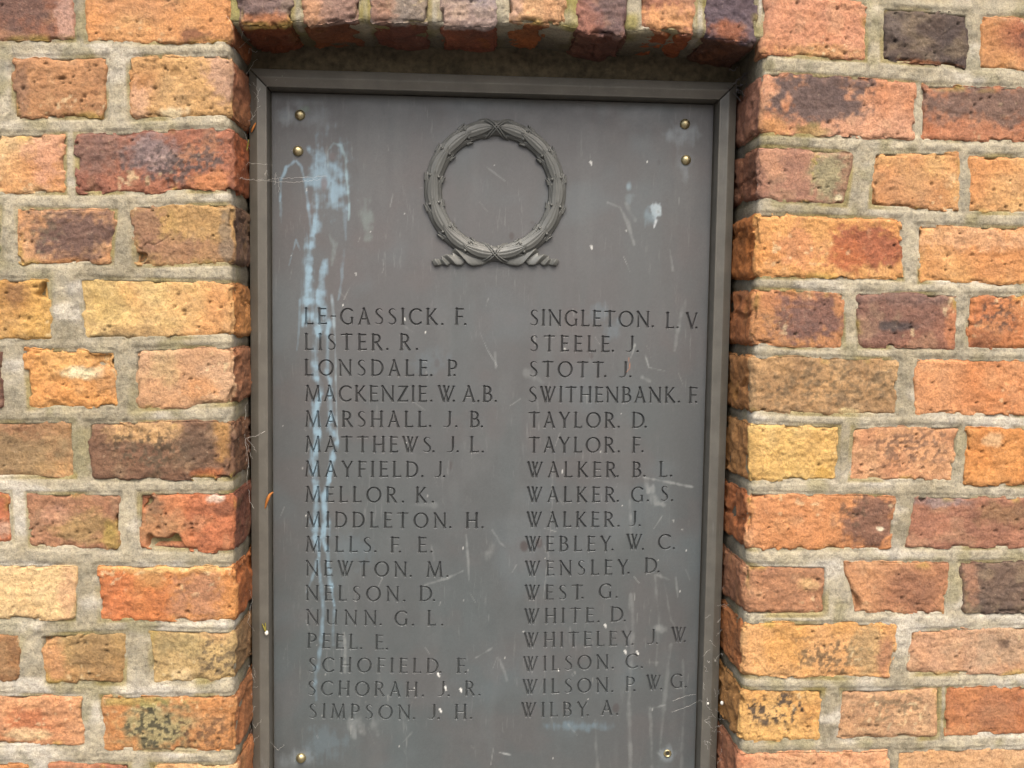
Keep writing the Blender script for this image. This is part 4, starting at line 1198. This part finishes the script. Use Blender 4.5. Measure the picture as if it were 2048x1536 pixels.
# crossed ribbons binding the wreath
for cth in (90, 270):
    for sg in (1, -1):
        for off_ in (-1, 1):
            t = np.linspace(0, 1, 21)[:, None]
            s = np.linspace(-1, 1, 5)[None, :]
            phi = np.radians(4 + 172 * t) + 0 * s
            ctr = cth + sg * (t - 0.5) * 24 + off_ * 1.5
            thh = np.radians(ctr + s * 1.25)
            lift = 0.0019 + (0.0003 if sg > 0 else 0) - 0.0010 * np.abs(s) ** 4 + 0 * phi
            lift[:, 0] -= 0.002
            lift[:, -1] -= 0.002
            obj('ribbon', gridmesh('ribbon', ring_pt(thh, phi, lift), True), M_wr, wreath)

# ribbon tails: pleated bands either side of the foot of the wreath
top = [(700, 1330), (610, 1300), (500, 1280), (445, 1262), (405, 1250), (378, 1285), (385, 1312), (335, 1304), (285, 1318), (290, 1348), (262, 1346), (222, 1346), (196, 1362)]
bot = [(742, 1362), (690, 1385), (640, 1405), (575, 1414), (532, 1402), (515, 1362), (470, 1405), (425, 1408), (368, 1388), (335, 1410), (285, 1398), (262, 1408), (222, 1412)]
hgt = [2.5, 3.0, 3.6, 4.8, 6.4, 1.4, 3.6, 6.0, 1.3, 5.4, 1.3, 5.0, 3.0]


def resamp(pts, n):
    pts = np.array(pts, float)
    x = np.linspace(0, len(pts) - 1, n)
    return np.stack([np.interp(x, np.arange(len(pts)), pts[:, j]) for j in range(pts.shape[1])], 1)


for sg in (1, -1):
    n = 73
    Tt, Bb = resamp(top, n), resamp(bot, n)
    Hh = resamp([(h,) for h in hgt], n)[:, 0]
    Hh = np.convolve(np.pad(Hh, 2, mode='edge'), [.0, .12, .76, .12, .0], 'valid') * 0.001
    m = 12
    P = np.zeros((n, m + 2, 3))
    for j in range(m):
        a = j / (m - 1)
        pu = Tt[:, 0] * (1 - a) + Bb[:, 0] * a
        pv = Tt[:, 1] * (1 - a) + Bb[:, 1] * a
        U, Vv = 820 + pu / 4.518, 220 + pv / 4.518
        if sg == -1:
            U = 2 * 990.5 - U
        x, z = at(U, Vv, YP)
        hh = Hh * (0.62 + 0.38 * math.sin(math.pi * (0.15 + 0.7 * a))) * (1.0 if j not in (0, m - 1) else 0.8)
        P[:, j + 1] = np.stack([x, YP - hh - 0.0012, z], 1)
    P[:, 0] = P[:, 1]
    P[:, 0, 1] = YP + 0.001
    P[:, -1] = P[:, -2]
    P[:, -1, 1] = YP + 0.001
    e0, e1 = P[:1].copy(), P[-1:].copy()
    e0[..., 1] = YP + 0.001
    e1[..., 1] = YP + 0.001
    P = np.concatenate([e0, P, e1], 0)
    obj('ribbon_tail', gridmesh('ribbon_tail', P, sg == -1), M_wr, wreath)

# --- screws
M_brass = flatmat('worn_brass', (0.40, 0.34, 0.19), 0.38, 0.9, 500, 0.2, 0.0002)
M_socket_shade = flatmat('socket_shade', (0.03, 0.028, 0.02), 0.8)


def dome(r, h, n=24, m=9):
    a = np.linspace(0, 2 * math.pi, n + 1)[:, None]
    b = np.linspace(0, math.pi / 2, m)[None, :]
    P = np.stack([r * np.cos(a) * np.sin(b), -h * np.cos(b) + 0 * a, r * np.sin(a) * np.sin(b)], -1)
    sk = P[:, -1:].copy()
    sk[..., 1] += 0.0015
    return np.concatenate([P, sk], 1)


me_s = gridmesh('screw', dome(0.0060, 0.0046), True)
for (u, v) in ((600, 230), (596, 302), (1370, 248), (1372, 320), (602, 1516)):
    x, z = at(u, v, YP)
    obj('screw', me_s, M_brass, plaque, (x + OFF[0], YP + OFF[1], z + OFF[2]), label='domed brass screw head')
x, z = at(1335, 1507, YP)
a = np.linspace(0, 2 * math.pi, 25)[:, None]
prof = np.array([(0.0050, 0.0004), (0.0046, -0.0010), (0.0036, -0.0012), (0.0028, -0.0004), (0.0022, 0.0003)])
P = np.stack([prof[:, 0] * np.cos(a), prof[:, 1] + 0 * a, prof[:, 0] * np.sin(a)], -1)
scr = obj('sunken_screw', gridmesh('sunken_screw', P, False), M_brass, plaque, (x + OFF[0], 0, z + OFF[2]), label='dull brass screw socket with the shade of its hollow painted as a dark disc')
P = np.stack([np.array([[0.0, 0.0024]]) * np.cos(a), np.full((25, 2), -0.0001), np.array([[0.0, 0.0024]]) * np.sin(a)], -1)
obj('socket', gridmesh('socket', P, True), M_socket_shade, scr)  # flat near-black disc paints the shade inside the socket

# unseen sheet added below the view to bounce light under the arch
M_gr = flatmat('bounce_sheet', (0.11, 0.105, 0.10), 0.9, 0, 6, 0.2, 0.002)
obj('bounce_ground', mesh('bounce_ground', [(-20, -40, -1.45), (20, -40, -1.45), (20, 0.2, -1.45), (-20, 0.2, -1.45)], [(0, 1, 2, 3)], smooth=False), M_gr, None, None, kind='structure')

# ------------------------------------------------------------------ cobwebs and scraps
M_web = flatmat('cobweb_silk', (0.62, 0.60, 0.54), 0.7, 0, 200, 0.1, 0)
M_leaf = flatmat('dry_leaf', tuple(alb((200, 126, 56))), 0.7)
M_moss = flatmat('dry_moss', tuple(alb((150, 140, 60))), 0.9)
M_white = flatmat('pale_seed', (0.7, 0.68, 0.6), 0.6)


def tubes(name, paths, r, mat, label, cat, group=None):
    cu = bpy.data.curves.new(name, 'CURVE')
    cu.dimensions = '3D'
    cu.bevel_depth = r
    cu.bevel_resolution = 0
    cu.resolution_u = 1
    for p in paths:
        s = cu.splines.new('POLY')
        s.points.add(len(p) - 1)
        for i, q in enumerate(p):
            s.points[i].co = (q[0], q[1], q[2], 1)
            s.points[i].radius = q[3] if len(q) > 3 else 1
    tmp = bpy.data.objects.new('tmp', cu)
    sc.collection.objects.link(tmp)
    dg = bpy.context.evaluated_depsgraph_get()
    me = bpy.data.meshes.new_from_object(tmp.evaluated_get(dg))
    bpy.data.objects.remove(tmp)
    bpy.data.curves.remove(cu)
    me.name = name
    c = np.array([q[:3] for q in paths[0]]).mean(0)
    me.transform(mathutils.Matrix.Translation(-mathutils.Vector(c)))
    o = obj(name, me, mat, None, tuple(c), label=label, category=cat)
    if group:
        o['group'] = group
    return o


def strand(pts, n=10, sag=0.0, jit=0.0006, rr=random.Random(3)):
    """pts: (u, v, depth) -> wavy thread"""
    out = []
    P = [(*at(u, v, y), y) for u, v, y in pts]
    for a, b in zip(P[:-1], P[1:]):
        for i in range(n):
            t = i / n
            out.append((a[0] + (b[0] - a[0]) * t + rr.gauss(0, jit), a[2] + (b[2] - a[2]) * t + rr.gauss(0, jit), a[1] + (b[1] - a[1]) * t - sag * math.sin(math.pi * t) + rr.gauss(0, jit), rr.uniform(0.5, 1.3)))
    q = P[-1]
    out.append((q[0], q[2], q[1], 0.6))
    return out


rr = random.Random(8)
# corner web, upper left
W = [strand([(470, 128, .05), (490, 150, .07)], 5), strand([(492, 150, .068), (505, 128, .075), (515, 118, .08)], 5), strand([(505, 60, .03), (495, 80, .05), (478, 95, .03)], 6),
     strand([(497, 108, .06), (500, 98, .055), (512, 106, .06), (514, 102, .06)], 5), strand([(565, 152, .07), (535, 172, .075), (528, 190, .078), (520, 200, .075)], 6),
     strand([(495, 195, .07), (500, 215, .07), (506, 240, .069)], 8), strand([(506, 235, .069), (515, 215, .069), (522, 212, .07)], 6), strand([(466, 190, .04), (480, 175, .06), (495, 170, .07)], 7),
     strand([(460, 215, .03), (468, 185, .04), (455, 172, .02)], 7), strand([(470, 230, .04), (488, 260, .065), (500, 300, .07)], 8), strand([(476, 20, .01), (488, 55, .01), (482, 78, .02)], 7),
     strand([(452, 30, -.004), (462, 45, -.004), (466, 60, .0)], 5)]
for k in range(14):
    u, v = rr.uniform(455, 525), rr.uniform(40, 320)
    W.append(strand([(u, v, .06), (u + rr.uniform(-18, 18), v + rr.uniform(-25, 25), .066)], 6, 0, .0008))
tubes('cobweb', W, 0.00012, M_web, 'torn grey cobweb in the top left corner of the recess, above the plaque frame', 'cobweb', 'cobwebs around the plaque')
W = [strand([(480, 354, .02), (500, 360, .066), (570, 356, .085), (655, 352, .090)], 12, .0006), strand([(480, 356, .02), (530, 362, .07), (600, 364, .088), (640, 358, .09)], 12, .0004), strand([(484, 340, .03), (498, 325, .06), (545, 330, .08)], 8),
     strand([(548, 370, .075), (552, 345, .075), (560, 372, .078), (556, 385, .08)], 4), strand([(530, 352, .07), (533, 340, .07), (536, 352, .07)], 4)]
tubes('cobweb', W, 0.0001, M_web, 'fine web threads stretched level from the left bricks over the frame below the brass screws', 'cobweb', 'cobwebs around the plaque')
W = [strand([(493, 805, .04), (489, 850, .045), (491, 890, .05), (497, 920, .06), (494, 960, .06), (499, 1000, .066), (508, 1018, .069)], 7, 0, .0005), strand([(491, 876, .05), (512, 872, .066), (530, 862, .069)], 6), strand([(491, 878, .05), (505, 890, .064), (512, 905, .068)], 6),
     strand([(491, 880, .05), (500, 905, .064), (506, 918, .068)], 6), strand([(491, 878, .05), (492, 915, .055), (498, 935, .06)], 5)]
tubes('cobweb', W, 0.00016, M_web, 'long pale thread hanging down the left edge of the frame beside the middle bricks', 'cobweb', 'cobwebs around the plaque')
W = [strand([(498, 1180, .05), (505, 1200, .066), (500, 1225, .06), (494, 1245, .04), (510, 1262, .066)], 6)]
tubes('cobweb', W, 0.00011, M_web, 'single crooked web thread beside the yellow husk on the lower left frame', 'cobweb', 'cobwebs around the plaque')
W = []
for k in range(12):
    u, v = rr.uniform(498, 520), rr.uniform(1300, 1520)
    W.append(strand([(u, v, .068), (u + rr.uniform(-10, 14), v + rr.uniform(-20, 20), .069)], 6, 0, .0007))
W += [strand([(528, 1470, .075), (545, 1490, .08), (556, 1500, .09), (566, 1492, .09), (568, 1488, .09)], 5)]
tubes('cobweb', W, 0.00011, M_web, 'wispy web fluff along the lower left frame edge near the bottom brass screw', 'cobweb', 'cobwebs around the plaque')
W = []
for k in range(42):
    v = rr.uniform(1140, 1530)
    u0 = 1476 - (v - 140) * 0.027 + rr.uniform(-34, 14)
    W.append(strand([(u0, v, rr.uniform(.05, .069)), (u0 + rr.uniform(-16, 16), v + rr.uniform(-18, 18), rr.uniform(.05, .068))], 6, 0, .0008))
W += [strand([(1345, 1402, .09), (1370, 1392, .088), (1392, 1388, .08)], 8, 0, .0003), strand([(1342, 1425, .09), (1378, 1412, .088), (1402, 1400, .075), (1404, 1404, .07)], 8, 0, .0003)]
tubes('cobweb', W, 0.0001, M_web, 'tangled white web fibres along the lower right frame edge against the bricks', 'cobweb', 'cobwebs around the plaque')
W = [strand([(1466, 185, .07), (1476, 195, .06), (1481, 203, .055)], 6, 0, .0002)]
for k in range(22):
    u, v = rr.uniform(1462, 1500), rr.uniform(140, 180)
    W.append(strand([(u, v, .06), (u + rr.uniform(-12, 16), v + rr.uniform(-14, 14), .05)], 5, 0, .001))
M_grime = flatmat('sooty_web', (0.10, 0.09, 0.09), 0.9)
tubes('cobweb', W, 0.0004, M_grime, 'sooty matted cobweb in the top right corner of the recess', 'cobweb', 'cobwebs around the plaque')


def scrap(name, pts, wd, y, mat, label, cat, lift=0.002):
    """thin curled sliver lying on the frame"""
    n = 12
    c = resamp(pts, n)
    x, z = at(c[:, 0], c[:, 1], y)
    V, Q = [], []
    for i in range(n):
        t = i / (n - 1)
        w_ = wd * math.sin(math.pi * (0.08 + 0.84 * t))
        i2, i1 = min(n - 1, i + 1), max(0, i - 1)
        dx, dz = x[i2] - x[i1], z[i2] - z[i1]
        L = math.hypot(dx, dz) + 1e-9
        nx, nz_ = -dz / L, dx / L
        yy = y - 0.0008 - lift * math.sin(math.pi * t)
        for s, dy in ((-1, 0.0), (-0.3, -0.0007), (0.3, -0.0007), (1, 0.0)):
            V.append((x[i] + nx * s * w_ - x.mean(), yy + dy - y, z[i] + nz_ * s * w_ - z.mean()))
        if i:
            for j in range(3):
                a = (i - 1) * 4 + j
                Q.append((a, a + 1, a + 5, a + 4))
    me = mesh(name, V, Q)
    o = obj(name, me, mat, None, (x.mean(), y, z.mean()), label=label, category=cat)
    md = o.modifiers.new('thick', 'SOLIDIFY')
    md.thickness = 0.0003
    return o


scrap('leaf_scrap', [(530, 1018), (534, 1004), (537, 996), (541, 988), (547, 984)], 0.0017, 0.0745, M_leaf, 'curled orange dry leaf scrap stuck on the left frame edge of the plaque', 'leaf scrap')
scrap('leaf_scrap', [(503, 265), (507, 256), (512, 246)], 0.0012, 0.071, M_leaf, 'tiny rusty leaf flake caught in web near the top of the left frame', 'leaf scrap', 0.001)
scrap('leaf_scrap', [(492, 312), (495, 298), (498, 280)], 0.0006, 0.066, M_moss, 'thin yellow straw leaning on the left frame edge below the corner web', 'straw', 0.001)
scrap('husk', [(525, 1247), (529, 1254), (532, 1262), (531, 1245)], 0.0009, 0.071, M_moss, 'small yellow-green dried husk on the left frame near the bottom', 'plant debris', 0.0015)


def pebble(u, v, y, r, label, cat, name, mat):
    x, z = at(u, v, y)
    a = np.linspace(0, 2 * math.pi, 13)[:, None]
    b = np.linspace(0, math.pi, 8)[None, :]
    P = np.stack([r * np.cos(a) * np.sin(b), -r * np.cos(b) + 0 * a, 1.3 * r * np.sin(a) * np.sin(b)], -1)
    return obj(name, gridmesh(name, P, True), mat, None, (x, y, z), label=label, category=cat)


pebble(533, 1266, 0.0695, 0.0022, 'small white seed resting on the left frame below the yellow husk', 'seed', 'seed', M_white)
pebble(1444, 1406, 0.055, 0.0019, 'small white seed stuck beside the lower right brick jamb', 'seed', 'seed', M_white)
pebble(1416, 1407, 0.070, 0.0013, 'tiny white seed on the lower right frame rail', 'seed', 'seed', M_white)
print('tris', sum(len(o.data.loops) - 2 * len(o.data.polygons) for o in sc.objects if o.type == 'MESH'), 'bricks', BRICKN[0])
